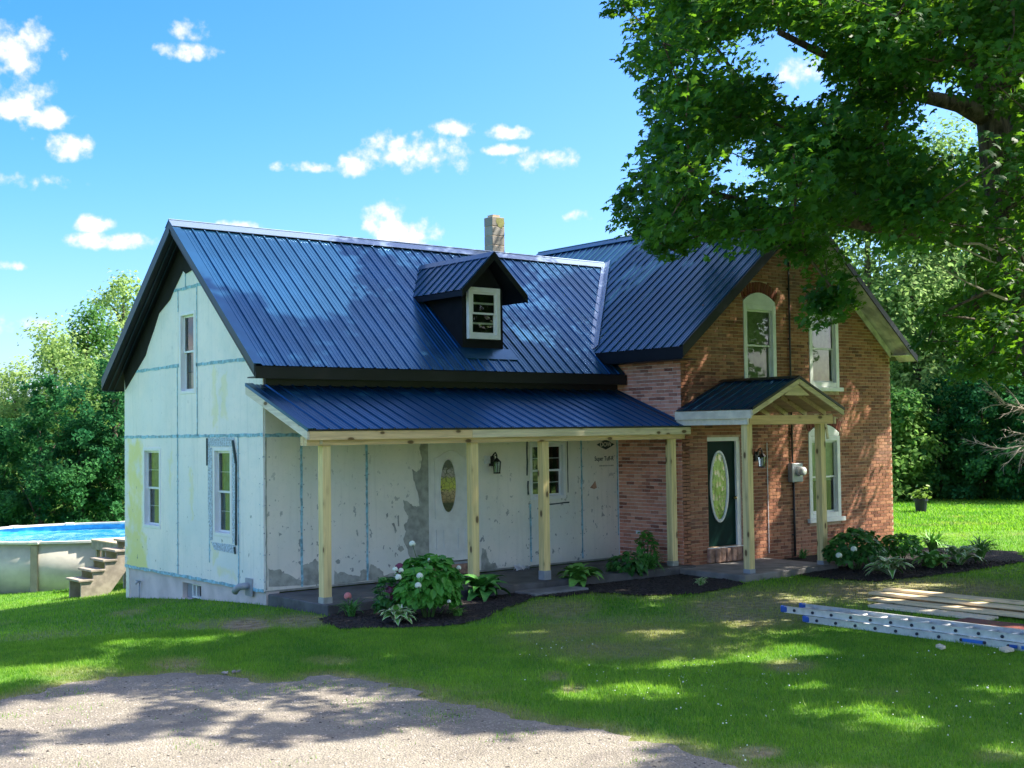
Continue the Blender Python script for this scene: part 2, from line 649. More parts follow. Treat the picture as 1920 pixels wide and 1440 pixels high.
wood('post_wood', (0.84, 0.69, 0.34), 2)
wood('beam_wood', (0.80, 0.60, 0.33), 0)
wood('beam_pale', (0.80, 0.70, 0.48), 0)
wood('trim_pale', (0.74, 0.69, 0.58), 1)
wood('rafter_wood', (0.62, 0.50, 0.32), 1)
wood('board_wood', (0.74, 0.61, 0.40), 1, True)
wood('board_white', (0.76, 0.68, 0.54), 1, False)


def brick_mat(name, c1, c2, c3, washed):
    m, t, b, o = mat(name)
    p = pos(t)
    ri = t.nodes.new('ShaderNodeNewGeometry').outputs['Random Per Island']
    r = mth(t, 'FRACT', mth(t, 'ADD', mth(t, 'MULTIPLY', ri, 1.0), mth(t, 'MULTIPLY', objrand(t), 7.31)))
    rp = t.nodes.new('ShaderNodeValToRGB')
    cr = rp.color_ramp
    cr.interpolation = 'LINEAR'
    cr.elements[0].position = 0.0
    cr.elements[0].color = (*c1, 1)
    cr.elements[1].position = 1.0
    cr.elements[1].color = (*c2, 1)
    e = cr.elements.new(0.18)
    e.color = (*tuple((a + bb) / 2 for a, bb in zip(c1, c3)), 1)
    e = cr.elements.new(0.5)
    e.color = (*c3, 1)
    t.links.new(r, rp.inputs[0])
    col = rp.outputs[0]
    col = mixc(t, mth(t, 'MULTIPLY', smooth(t, noise(t, p, 40, 4), 0.45, 0.75), 0.35), col, tuple(x * 1.5 for x in c3))
    col = mixc(t, mth(t, 'MULTIPLY', smooth(t, noise(t, p, 0.8, 5), 0.45, 0.72), washed), col, (0.46, 0.30, 0.24))
    t.links.new(col, b.inputs['Base Color'])
    b.inputs['Roughness'].default_value = 0.85
    b.inputs['Specular IOR Level'].default_value = 0.2
    bump(t, b, noise(t, p, 30, 5), 0.4, 0.006)
    MATS[name] = m


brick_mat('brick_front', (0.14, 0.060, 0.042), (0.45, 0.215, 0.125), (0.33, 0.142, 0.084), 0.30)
brick_mat('brick_side', (0.24, 0.085, 0.065), (0.78, 0.41, 0.31), (0.72, 0.315, 0.225), 0.3)  # side face paler than the front: whitewash plus sky light painted in
brick_mat('brick_arch', (0.14, 0.035, 0.024), (0.24, 0.07, 0.045), (0.19, 0.05, 0.032), 0.15)
brick_mat('chimney_block', (0.26, 0.245, 0.22), (0.36, 0.34, 0.31), (0.31, 0.29, 0.265), 0.0)
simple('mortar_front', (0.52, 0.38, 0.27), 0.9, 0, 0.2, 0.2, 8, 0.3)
simple('mortar_side', (0.86, 0.74, 0.68), 0.9, 0, 0.2, 0.2, 8, 0.3)  # whitish mortar, lifted further to brighten the shaded side face
simple('flue_clay', (0.50, 0.40, 0.28), 0.8)
simple('lichen', (0.26, 0.27, 0.10), 0.9)

# window glass: thin sheet, fresnel mirror over a clear pane
m, t, b, o = mat('glass')
tr = t.nodes.new('ShaderNodeBsdfTransparent')
tr.inputs['Color'].default_value = (0.80, 0.86, 0.86, 1)
gl = t.nodes.new('ShaderNodeBsdfGlossy')
gl.inputs['Roughness'].default_value = 0.02
fr = t.nodes.new('ShaderNodeFresnel')
fr.inputs['IOR'].default_value = 1.6
ms = t.nodes.new('ShaderNodeMixShader')
t.links.new(mth(t, 'MULTIPLY_ADD', fr.outputs[0], 1.1, 0.03, True), ms.inputs[0])
t.links.new(tr.outputs[0], ms.inputs[1])
t.links.new(gl.outputs[0], ms.inputs[2])
t.links.new(ms.outputs[0], o.inputs['Surface'])
bump(t, gl, noise(t, pos(t), 3.0, 2), 0.05, 0.02)
MATS['glass'] = m
simple('curtain_teal', (0.14, 0.30, 0.28), 0.8, 0, 0.2, 0.3, 5)
simple('curtain_gray', (0.22, 0.27, 0.26), 0.8, 0, 0.2, 0.3, 5)
simple('curtain_tan', (0.55, 0.48, 0.38), 0.8, 0, 0.2, 0.2, 5)
simple('blind_green', (0.62, 0.70, 0.46), 0.7, 0, 0.3, 0.15, 8)  # pale greenish blinds, made greener to carry leaf reflections in the panes

m, t, b, o = mat('pool_water')
p = pos(t)
f = noise(t, scaled(t, p, (1, 1, 1)), 2.2, 5, 0.6, 1.2)
t.links.new(mixc(t, smooth(t, f, 0.46, 0.62), (0.01, 0.26, 0.55), (0.25, 0.62, 0.80)), b.inputs['Base Color'])
b.inputs['Roughness'].default_value = 0.08
bump(t, b, noise(t, p, 5.0, 3), 0.25, 0.05)
MATS['pool_water'] = m

# ground
m, t, b, o = mat('lawn_soil')
p = pos(t)
dry = attr(t, 'dry')
f = noise(t, p, 1.1, 6, 0.62)
f2 = noise(t, p, 26, 4)
g = mixc(t, smooth(t, f, 0.3, 0.7), (0.070, 0.190, 0.024), (0.125, 0.270, 0.038))
g = mixc(t, smooth(t, f2, 0.35, 0.75), g, (0.13, 0.21, 0.045))
br = mixc(t, smooth(t, noise(t, p, 7, 5), 0.35, 0.7), (0.20, 0.155, 0.09), (0.36, 0.29, 0.20))
t.links.new(mixc(t, dry, g, br), b.inputs['Base Color'])
b.inputs['Roughness'].default_value = 0.9
b.inputs['Specular IOR Level'].default_value = 0.15
bump(t, b, noise(t, p, 30, 5), 0.6, 0.03)
MATS['lawn_soil'] = m
m, t, b, o = mat('gravel')
p = pos(t)
f = noise(t, p, 0.9, 6, 0.6)
col = mixc(t, smooth(t, f, 0.3, 0.7), (0.205, 0.184, 0.146), (0.28, 0.254, 0.205))
v = t.nodes.new('ShaderNodeTexVoronoi')
v.inputs['Scale'].default_value = 55.0
t.links.new(p, v.inputs['Vector'])
vc = t.nodes.new('ShaderNodeSeparateColor')
t.links.new(v.outputs['Color'], vc.inputs[0])
col = mixc(t, 0.30, col, mixc(t, vc.outputs[0], (0.14, 0.125, 0.105), (0.38, 0.34, 0.28)))
trk = noise(t, scaled(t, p, (.55, 1.3, 1)), 1.5, 5, .6)
col = mixc(t, mth(t, 'MULTIPLY', smooth(t, trk, 0.48, 0.68), 0.55), col, (0.165, 0.145, 0.125))
t.links.new(col, b.inputs['Base Color'])
b.inputs['Roughness'].default_value = 0.92
b.inputs['Specular IOR Level'].default_value = 0.15
hh = mth(t, 'MULTIPLY_ADD', noise(t, p, 9, 5), 1.0, mth(t, 'MULTIPLY', v.outputs['Distance'], 0.6))
bump(t, b, hh, 0.7, 0.03)
MATS['gravel'] = m
simple('mulch', (0.024, 0.022, 0.021), 0.9, 0, 0.2, 0.6, 30, 0.9)
simple('mulch_chip', (0.042, 0.036, 0.033), 0.9, 0, 0.2, 0.5, 20)
simple('pebble', (0.34, 0.30, 0.27), 0.9, 0, 0.2, 0.4, 6)

m, t, b, o = mat('grass_blade')
a, dr = attr(t, 'rnd'), attr(t, 'dry')
c = mixc(t, a, (0.052, 0.200, 0.020), (0.250, 0.440, 0.040))
c = mixc(t, dr, c, (0.36, 0.30, 0.14))
t.links.new(c, b.inputs['Base Color'])
b.inputs['Roughness'].default_value = 0.55
b.inputs['Specular IOR Level'].default_value = 0.25
tr = t.nodes.new('ShaderNodeBsdfTranslucent')
t.links.new(mixc(t, 1.0, c, (1.5, 1.6, 0.9), 'MULTIPLY'), tr.inputs['Color'])
ms = t.nodes.new('ShaderNodeMixShader')
ms.inputs[0].default_value = 0.4
t.links.new(b.outputs[0], ms.inputs[1])
t.links.new(tr.outputs[0], ms.inputs[2])
t.links.new(ms.outputs[0], o.inputs['Surface'])
MATS['grass_blade'] = m

m, t, b, o = mat('bark')
p = pos(t)
f = noise(t, scaled(t, p, (5, 5, 1.1)), 2.0, 6, 0.65, 0.8)
t.links.new(mixc(t, smooth(t, f, 0.35, 0.68), (0.035, 0.028, 0.022), (0.17, 0.135, 0.10)), b.inputs['Base Color'])
b.inputs['Roughness'].default_value = 0.9
bump(t, b, f, 0.9, 0.06)
MATS['bark'] = m

leaf_mat('maple_leaf', (0.008, 0.056, 0.018), (0.040, 0.145, 0.026), 0.42, (0.11, 0.24, 0.012), 0.5, 0.22)
leaf_mat('far_leaf', (0.050, 0.150, 0.032), (0.200, 0.340, 0.075), 0.42, None, 0.7, 0.12)
leaf_mat('far_leaf_pale', (0.105, 0.205, 0.060), (0.310, 0.420, 0.140), 0.42, None, 0.7, 0.12)
leaf_mat('far_leaf_dark', (0.016, 0.095, 0.036), (0.060, 0.190, 0.055), 0.32, None, 0.8, 0.08)
leaf_mat('bush_leaf', (0.045, 0.210, 0.030), (0.120, 0.370, 0.055), 0.25)
leaf_mat('deep_leaf', (0.030, 0.135, 0.032), (0.085, 0.250, 0.050), 0.25)
leaf_mat('yellow_leaf', (0.10, 0.19, 0.03), (0.20, 0.30, 0.05), 0.25)
simple('hosta_green', (0.16, 0.38, 0.07), 0.5, 0, 0.4, 0.25, 20)
simple('hosta_dark', (0.08, 0.27, 0.05), 0.5, 0, 0.4, 0.3, 14)
simple('hosta_cream', (0.62, 0.66, 0.44), 0.5, 0, 0.4, 0.08, 20)
simple('flower_white', (0.74, 0.80, 0.66), 0.7, 0, 0.2, 0.12, 60)
simple('flower_pink', (0.66, 0.22, 0.20), 0.7)
simple('flower_plum', (0.12, 0.015, 0.055), 0.6)
simple('stem_green', (0.06, 0.14, 0.03), 0.6)

# ================================================================== THE GROUND
def sstep(x, a, b):
    t = np.clip((np.asarray(x, float) - a) / (b - a), 0, 1)
    return t * t * (3 - 2 * t)


def ground_z(x, y):
    x, y = np.asarray(x, float), np.asarray(y, float)
    z = -1.05 * sstep(y - 0.55 * x, -2.0, 15.0)
    z = z + 0.09 * sstep(x, 8, 14) * sstep(-y, -4, 2)
    return z


def vnoise(x, y, s, seed=0):
    """cheap value noise, vectorised"""
    x, y = np.asarray(x, float) * s + seed * 17.3, np.asarray(y, float) * s + seed * 9.1
    xi, yi = np.floor(x), np.floor(y)
    fx, fy = x - xi, y - yi
    fx, fy = fx * fx * (3 - 2 * fx), fy * fy * (3 - 2 * fy)

    def h(a, b):
        v = np.sin(a * 127.1 + b * 311.7 + seed * 5.3) * 43758.5453
        return v - np.floor(v)
    return (h(xi, yi) * (1 - fx) + h(xi + 1, yi) * fx) * (1 - fy) + (h(xi, yi + 1) * (1 - fx) + h(xi + 1, yi + 1) * fx) * fy


def fbm(x, y, s, seed=0):
    return 0.55 * vnoise(x, y, s, seed) + 0.3 * vnoise(x, y, s * 2.3, seed + 1) + 0.15 * vnoise(x, y, s * 5.1, seed + 2)


def inpoly(x, y, poly):
    x, y = np.asarray(x), np.asarray(y)
    r = np.zeros(x.shape, bool)
    n = len(poly)
    for i in range(n):
        x0, y0 = poly[i][:2]
        x1, y1 = poly[(i + 1) % n][:2]
        if y0 == y1:
            continue
        c = ((y0 > y) != (y1 > y)) & (x < (x1 - x0) * (y - y0) / (y1 - y0) + x0)
        r ^= c
    return r


def edist(x, y, poly):
    x, y = np.asarray(x), np.asarray(y)
    d = np.full(x.shape, 1e9)
    n = len(poly)
    for i in range(n):
        a, b = np.array(poly[i][:2]), np.array(poly[(i + 1) % n][:2])
        ab = b - a
        t = np.clip(((x - a[0]) * ab[0] + (y - a[1]) * ab[1]) / (ab @ ab + 1e-9), 0, 1)
        d = np.minimum(d, np.hypot(x - a[0] - t * ab[0], y - a[1] - t * ab[1]))
    return d


def ragged(pts, step=0.12, amp=0.10, seed=0):
    out = []
    n = len(pts)
    for i in range(n):
        a, b = np.array(pts[i][:2], float), np.array(pts[(i + 1) % n][:2], float)
        L = np.linalg.norm(b - a)
        k = max(1, int(L / step)) if L < 12 else 1
        nn = np.array([-(b - a)[1], (b - a)[0]]) / (L + 1e-9)
        for j in range(k):
            p = a + (b - a) * j / k
            w = (float(fbm(p[0], p[1], 1.7, seed)) - 0.5) * 2 * amp * 2 + (float(vnoise(p[0], p[1], 7.0, seed + 4)) - 0.5) * amp
            out.append(tuple(p + nn * w))
    return out


drive_px = [(0, 1322), (60, 1302), (110, 1285), (200, 1268), (330, 1262), (420, 1276), (520, 1282), (600, 1271), (700, 1284), (760, 1300),
            (850, 1321), (930, 1341), (1020, 1358), (1120, 1370), (1180, 1392), (1270, 1402), (1340, 1430), (1400, 1452)]
drive = [tuple(hZ(*q)[:2]) for q in drive_px]
drive = [(-20.0, 2.2)] + drive + [(1.5, -16.5), (12.0, -26.0), (12.0, -34.0), (-30.0, -34.0), (-30.0, 2.2)]
drive = ragged(drive, 0.10, 0.16, 3)

bed_px = [(596, 1163), (640, 1181), (712, 1180), (760, 1180), (830, 1176), (905, 1162), (965, 1138), (1010, 1120), (1062, 1122), (1110, 1112), (1200, 1119), (1310, 1114), (1400, 1096)]
bed = [tuple(hZ(*q)[:2]) for q in bed_px]
bed = ragged(bed + [(7.3, -3.0), (7.3, -1.6), (0.3, -1.6)], 0.15, 0.07, 5)
bed2_px = [(1495, 1080), (1560, 1088), (1640, 1092), (1720, 1086), (1800, 1079), (1875, 1070), (1925, 1062), (1905, 1050)]
bed2 = [tuple(hZ(*q)[:2]) for q in bed2_px]
bed2 = ragged(bed2 + [(14.4, -4.4), (13.6, -1.75), (9.4, -1.75)], 0.15, 0.08, 6)


def dryness(x, y):
    """worn, sandy places in the lawn"""
    d = np.zeros(np.shape(x))
    for (px, py, rx, ry, k) in [(460, 1170, 55, 16, 1.0), (560, 1165, 60, 14, .8), (1180, 1195, 260, 40, .62), (1420, 1140, 150, 40, .75), (1700, 1110, 260, 26, .75), (240, 1128, 40, 10, .6),
                                (1050, 1140, 80, 20, .6), (1040, 1270, 30, 10, .8), (1075, 1292, 26, 9, .8), (1420, 1412, 55, 14, .9), (1480, 1250, 60, 14, .6), (330, 1245, 60, 14, .7), (150, 1262, 90, 14, .4),
                                (620, 1240, 60, 10, .4), (1660, 1300, 60, 10, .25), (1870, 1420, 60, 14, .4), (80, 1175, 90, 14, .25)]:
        c = hZ(px, py)
        u = hZ(px + rx, py) - c
        v = hZ(px, py - ry) - c
        A = np.linalg.inv(np.array([[u[0], v[0]], [u[1], v[1]]]))
        a = A[0, 0] * (x - c[0]) + A[0, 1] * (y - c[1])
        b = A[1, 0] * (x - c[0]) + A[1, 1] * (y - c[1])
        d = np.maximum(d, k * (1 - sstep(np.sqrt(a * a + b * b), 0.45, 1.25)))
    d = d * (0.35 + 1.1 * fbm(x, y, 1.6, 8))
    d = np.maximum(d, 0.35 * sstep(fbm(x, y, 0.8, 21), 0.64, 0.82))
    e = edist(x, y, drive)
    d = np.maximum(d, (1 - sstep(e, 0.0, 0.45)) * (0.3 + 0.7 * fbm(x, y, 2.3, 31)))
    return np.clip(d, 0, 1)


xs = np.concatenate([np.linspace(-900, -60, 12), np.linspace(-50, -14, 18), np.arange(-13, 17, 0.25), np.linspace(17, 60, 44), np.linspace(70, 900, 14)])
ys = np.concatenate([np.linspace(-900, -60, 12), np.linspace(-50, -18, 16), np.arange(-17, 3, 0.25), np.linspace(3, 60, 58), np.linspace(70, 900, 14)])
gx, gy = np.meshgrid(xs, ys, indexing='ij')
gz = ground_z(gx, gy)
gv = np.stack([gx.ravel(), gy.ravel(), gz.ravel()], 1)
nx, ny = len(xs), len(ys)
ii, jj = np.meshgrid(np.arange(nx - 1), np.arange(ny - 1), indexing='ij')
a = (ii * ny + jj).ravel()
gf = np.stack([a, a + ny, a + ny + 1, a + 1], 1)
me = np_mesh('lawn', gv, gf, {'dry': dryness(gx, gy).ravel()}, True)
tag(put('lawn', me, MATS['lawn_soil']), 'mown green lawn with worn sandy patches running up to the house', None, None, 'structure')


def sheet(name, poly, z, m, label):
    pts = [Vector((p[0], p[1], float(ground_z(p[0], p[1])) + z)) for p in poly]
    tri = tessellate_polygon([[Vector((p.x, p.y, 0)) for p in pts]])
    fs = []
    for t in tri:
        a, b, c = [pts[i] for i in t]
        fs.append(t if (b - a).cross(c - a).z > 0 else t[::-1])
    me = bpy.data.meshes.new(name)
    me.from_pydata([tuple(p) for p in pts], [], fs)
    return tag(put(name, me, m), label, None, None, 'structure')


sheet('gravel_drive', drive, 0.012, MATS['gravel'], 'pale grey gravel drive with ragged grassy edge in front of the lawn')
sheet('mulch_bed', bed, 0.02, MATS['mulch'], 'dark mulch bed along the front of the long porch')
sheet('mulch_bed', bed2, 0.02, MATS['mulch'], 'dark mulch bed beside the brick corner right of the small entrance porch')

# ================================================================== THE FARMHOUSE
house = empty('farmhouse', (0, 0, 0), 'farmhouse with a white foam board wing, a brick gabled front and dark blue metal roofs', 'house')


def cut_plate(name, fr, u0, u1, v0, v1, w0, w1, m, parent, holes=(), slopes=(), ragged_edge=0.0):
    """a wall plate with rectangular openings, clipped by planes ((u, v) point and (u, v) normal that points at the part to drop)"""
    us = sorted({u0, u1, *[c for h in holes for c in (h[0], h[1]) if u0 < c < u1]})
    vs = sorted({v0, v1, *[c for h in holes for c in (h[2], h[3]) if v0 < c < v1]})
    bm = bmesh.new()
    g = {}
    for i, u in enumerate(us):
        for j, v in enumerate(vs):
            g[i, j] = bm.verts.new(fr.p(u, v, w1))
    for i in range(len(us) - 1):
        for j in range(len(vs) - 1):
            cu, cv = (us[i] + us[i + 1]) / 2, (vs[j] + vs[j + 1]) / 2
            if any(h[0] < cu < h[1] and h[2] < cv < h[3] for h in holes):
                continue
            bm.faces.new((g[i, j], g[i + 1, j], g[i + 1, j + 1], g[i, j + 1]))
    for (pu, pv), (nu, nv) in slopes:
        bmesh.ops.bisect_plane(bm, geom=bm.verts[:] + bm.edges[:] + bm.faces[:], plane_co=Vector(fr.p(pu, pv, w1)), plane_no=Vector(nu * fr.U + np.array([0, 0, nv])), clear_outer=True)
    loose = [v for v in bm.verts if not v.link_faces]
    bmesh.ops.delete(bm, geom=loose, context='VERTS')
    if not bm.faces:
        bm.free()
        return None
    bm.normal_update()
    r = bmesh.ops.extrude_face_region(bm, geom=bm.faces[:])
    dv = Vector(-(w1 - w0) * fr.N)
    for v in [e for e in r['geom'] if isinstance(e, bmesh.types.BMVert)]:
        v.co += dv
    bmesh.ops.recalc_face_normals(bm, faces=bm.faces[:])
    me = bpy.data.meshes.new(name)
    bm.to_mesh(me)
    bm.free()
    return put(name, me, m, parent)


# ---- openings (u0, u1, v0, v1)
gu = lambda y: WY - y
GW = [(gu(3.06), gu(2.43), 3.36, 4.79), (gu(4.65), gu(3.89), 0.955, 2.42), (gu(1.755), gu(1.085), 0.965, 2.425)]
FWIN = (5.40, 6.27, 1.375, 2.435)
FDOOR = (3.175, 4.09, 0.372, 2.485)
BW = [(9.41, 10.37, 3.46, 5.29), (11.41, 12.37, 3.46, 5.29), (11.32, 12.34, 0.80, 2.70)]
BDOOR = (8.325, 9.26, 0.41, 2.475)

SLW, ZEW, OY = 0.8533, 3.702, 0.318
SLB, ZEB, XEB, XRB, ZRB = 0.798, 4.133, 7.247, 10.889, 7.038


def zw(y): return ZEW + SLW * (min(y, WY - y) + OY)
def zb(x): return ZRB - SLB * abs(x - XRB)


# ---- left gable wall: foam boards with taped seams
gw = cut_plate('gable_wall', FG, 0, WY, 0.17, 6.1, -0.12, -0.002, MATS['bare_gray'], house, GW,
               [((0, zw(WY) - .12), (-SLW, 1)), ((WY, zw(0) - .12), (SLW, 1))])
slopes_g = [((0, zw(WY) - .10), (-SLW, 1)), ((WY, zw(0) - .10), (SLW, 1))]
rows = [(0.17, 2.62, [5.53, 3.155, 1.90, 0.845, 0.0]), (2.62, 3.845, [5.53, 3.155, 2.36, 0.0]), (3.845, 5.21, [5.53, 3.12, 2.37, 0.0]), (5.21, 6.1, [5.53, 2.81, 0.0])]
for (z0, z1, ysn) in rows:
    for ya, yb in zip(ysn[:-1], ysn[1:]):
        cut_plate('insulation_board', FG, gu(ya) + .003, gu(yb) - .003, z0 + .003, z1 - .003, 0, R.uniform(.019, .024), MATS['gable_foam'], gw, GW, slopes_g)


def ragged_strip(mb, fr, a, b, half, w0, w1, seed=0):
    """a strip of old tape, its edges wavering"""
    a, b = np.array(a, float), np.array(b, float)
    L = np.linalg.norm(b - a)
    n = max(3, int(L / 0.12))
    d = (b - a) / L
    nn = np.array([-d[1], d[0]])
    r = random.Random(seed)
    top, bot = [], []
    for i in range(n + 1):
        c = a + (b - a) * i / n
        top.append(tuple(c + nn * half * r.uniform(.6, 1.25)))
        bot.append(tuple(c - nn * half * r.uniform(.6, 1.25)))
    return fr.poly(mb, bot + top[::-1], w0, w1)


def tape(fr, a, b, half=0.025, parent=None, m='seam_tape', w=0.0255, seed=0):
    mb = MB()
    ragged_strip(mb, fr, a, b, half, w - .001, w + .0015, seed)
    return mb.build('seam_tape', MATS[m], parent)


k = 0
for (a, b) in [((0, 2.62), (WY, 2.625)), ((0.0, 3.84), (gu(3.09), 3.87)), ((gu(2.40), 3.85), (WY, 3.845)), ((gu(3.75), 5.20), (gu(1.7), 5.225)),
               ((gu(3.155), 0.2), (gu(3.155), 3.84)), ((gu(2.36), 2.62), (gu(2.36), 5.2)), ((gu(.845), .2), (gu(.845), 2.62)), ((gu(3.12), 4.82), (gu(3.12), 5.2)), ((gu(2.81), 5.22), (gu(2.81), 5.50)),
               ((gu(1.90), .5), (gu(1.90), 2.60)), ((0, .185), (WY, .185))]:
    k += 1
    tape(FG, a, b, 0.028 if a[1] == b[1] or abs(a[0] - b[0]) > .5 else 0.016, gw, seed=k)
# torn printed wrap round the lower right window, with curling edges
u0, u1, v0, v1 = GW[2]
mb = MB()
for pts in ([(u0 - .19, v1 + .0), (u0 - .03, v1 + .0), (u0 - .03, v0 - .08), (u0 - .14, v0 - .10), (u0 - .19, v0 + .5)],
            [(u0 - .20, v1 + .16), (u1 + .10, v1 + .17), (u1 + .12, v1 + .02), (u0 - .20, v1 + .02)],
            [(u1 + .03, v1), (u1 + .11, v1 - .05), (u1 + .18, v1 - .45), (u1 + .17, v0 - .1), (u1 + .03, v0 - .1)],
            [(u0 - .08, v0 - .12), (u1 + .14, v0 - .12), (u1 + .13, v0 - .26), (u0 + .05, v0 - .24)]):
    FG.poly(mb, pts, .026, .029)
mb.build('torn_wrap', MATS['old_wrap'], gw)
mb = MB()
ragged_strip(mb, FG, (u1 + .09, v1 + .12), (u1 + .20, v1 - .25), .018, .03, .06, 3)
ragged_strip(mb, FG, (u1 + .20, v1 - .25), (u1 + .18, v0 - .12), .010, .03, .055, 4)
ragged_strip(mb, FG, (u0 - .20, v1 + .16), (u0 - .20, v1 - .30), .010, .03, .05, 5)
ragged_strip(mb, FG, (u1 + .12, v0 - .15), (u1 + .15, v0 - .26), .015, .03, .05, 6)
mb.build('torn_edge', MATS['print_ink'], gw)
# black jagged wrap under the rear slope of the gable
pts = [tuple(hX(px, py, 0)[1:]) for px, py in [(346, 508), (331, 540), (322, 562), (309, 578), (301, 588), (291, 620), (280, 651), (276, 666), (261, 692), (249, 712), (238, 731)]]
pts = [(gu(y), z) for y, z in pts]
edge = [(0, zw(WY) - .10), (gu(GABLE_Y), zw(GABLE_Y) - .10), (gu(2.30), zw(2.30) - .10), (gu(2.52), 5.50), (gu(2.78), 5.46)]
mb = MB()
tri = tessellate_polygon([[Vector((u, v, 0)) for u, v in pts + edge]])
allp = pts + edge
for t in tri:
    FG.poly(mb, [allp[i] for i in t], .026, .032)
mb.build('black_wrap', MATS['black_wrap'], gw)

# foundation
FND = []
bh = (gu(3.06), gu(2.32), -0.20, 0.075)
fz = cut_plate('foundation', FG, 0, WY, -0.9, 0.165, -0.25, -0.02, MATS['foundation'], house, [bh])
mb = MB()
FG.box(mb, bh[0] + .22, bh[1] - .02, bh[2] + .02, bh[3], -.20, -.16)
mb.build('basement_glass', MATS['dark_inside'], fz)
mb = MB()
for (a, b, c, d) in [(bh[0] + .22, bh[1] - .02, bh[3] - .035, bh[3]), (bh[0] + .22, bh[1] - .02, bh[2] + .02, bh[2] + .055), (bh[0] + .22, bh[0] + .255, bh[2] + .05, bh[3] - .03), (bh[1] - .055, bh[1] - .02, bh[2] + .05, bh[3] - .03), (bh[0] + .36, bh[0] + .40, bh[2] + .05, bh[3] - .03)]:
    FG.box(mb, a, b, c, d, -.17, -.10)
mb.build('basement_window_frame', MATS['white_vinyl'], fz)
mb = MB()
FG.box(mb, bh[0], bh[1], bh[2] - .03, bh[3] + .0, -.249, -.22)
FG.box(mb, bh[0] + .01, bh[0] + .2, bh[2], bh[3], -.14, -.11)
mb.build('basement_recess', MATS['pipe_gray'], fz)
# spigot and its pipe
c = hX(263, 1091, 0)
mb = MB()
mb.tube([(-.0, c[1], c[2]), (-.06, c[1], c[2]), (-.09, c[1], c[2] - .04)], .018, 8)
mb.box((-.055, c[1] - .10, c[2] + .02), (-.04, c[1] + .10, c[2] + .035))
mb.tube([(-.012, c[1] + .01, c[2] - .02), (-.012, c[1] + .01, c[2] - .48)], .012, 6)
mb.build('spigot', MATS['pipe_gray'], house, True)
# dryer vent elbow at the corner
c = hX(470, 1098, 0)
mb = MB()
mb.box((-.045, c[1] - .12, c[2] - .16), (-.022, c[1] + .10, c[2] + .12))
mb.build('vent_plate', MATS['pipe_gray'], house)
mb = MB()
mb.tube([(-.03, c[1], c[2]), (-.13, c[1], c[2] + .0), (-.17, c[1] + .05, c[2] - .01), (-.18, c[1] + .13, c[2] - .05), (-.18, c[1] + .19, c[2] - .10)], .055, 12)
mb.build('vent_pipe', MATS['pipe_gray'], house, True)


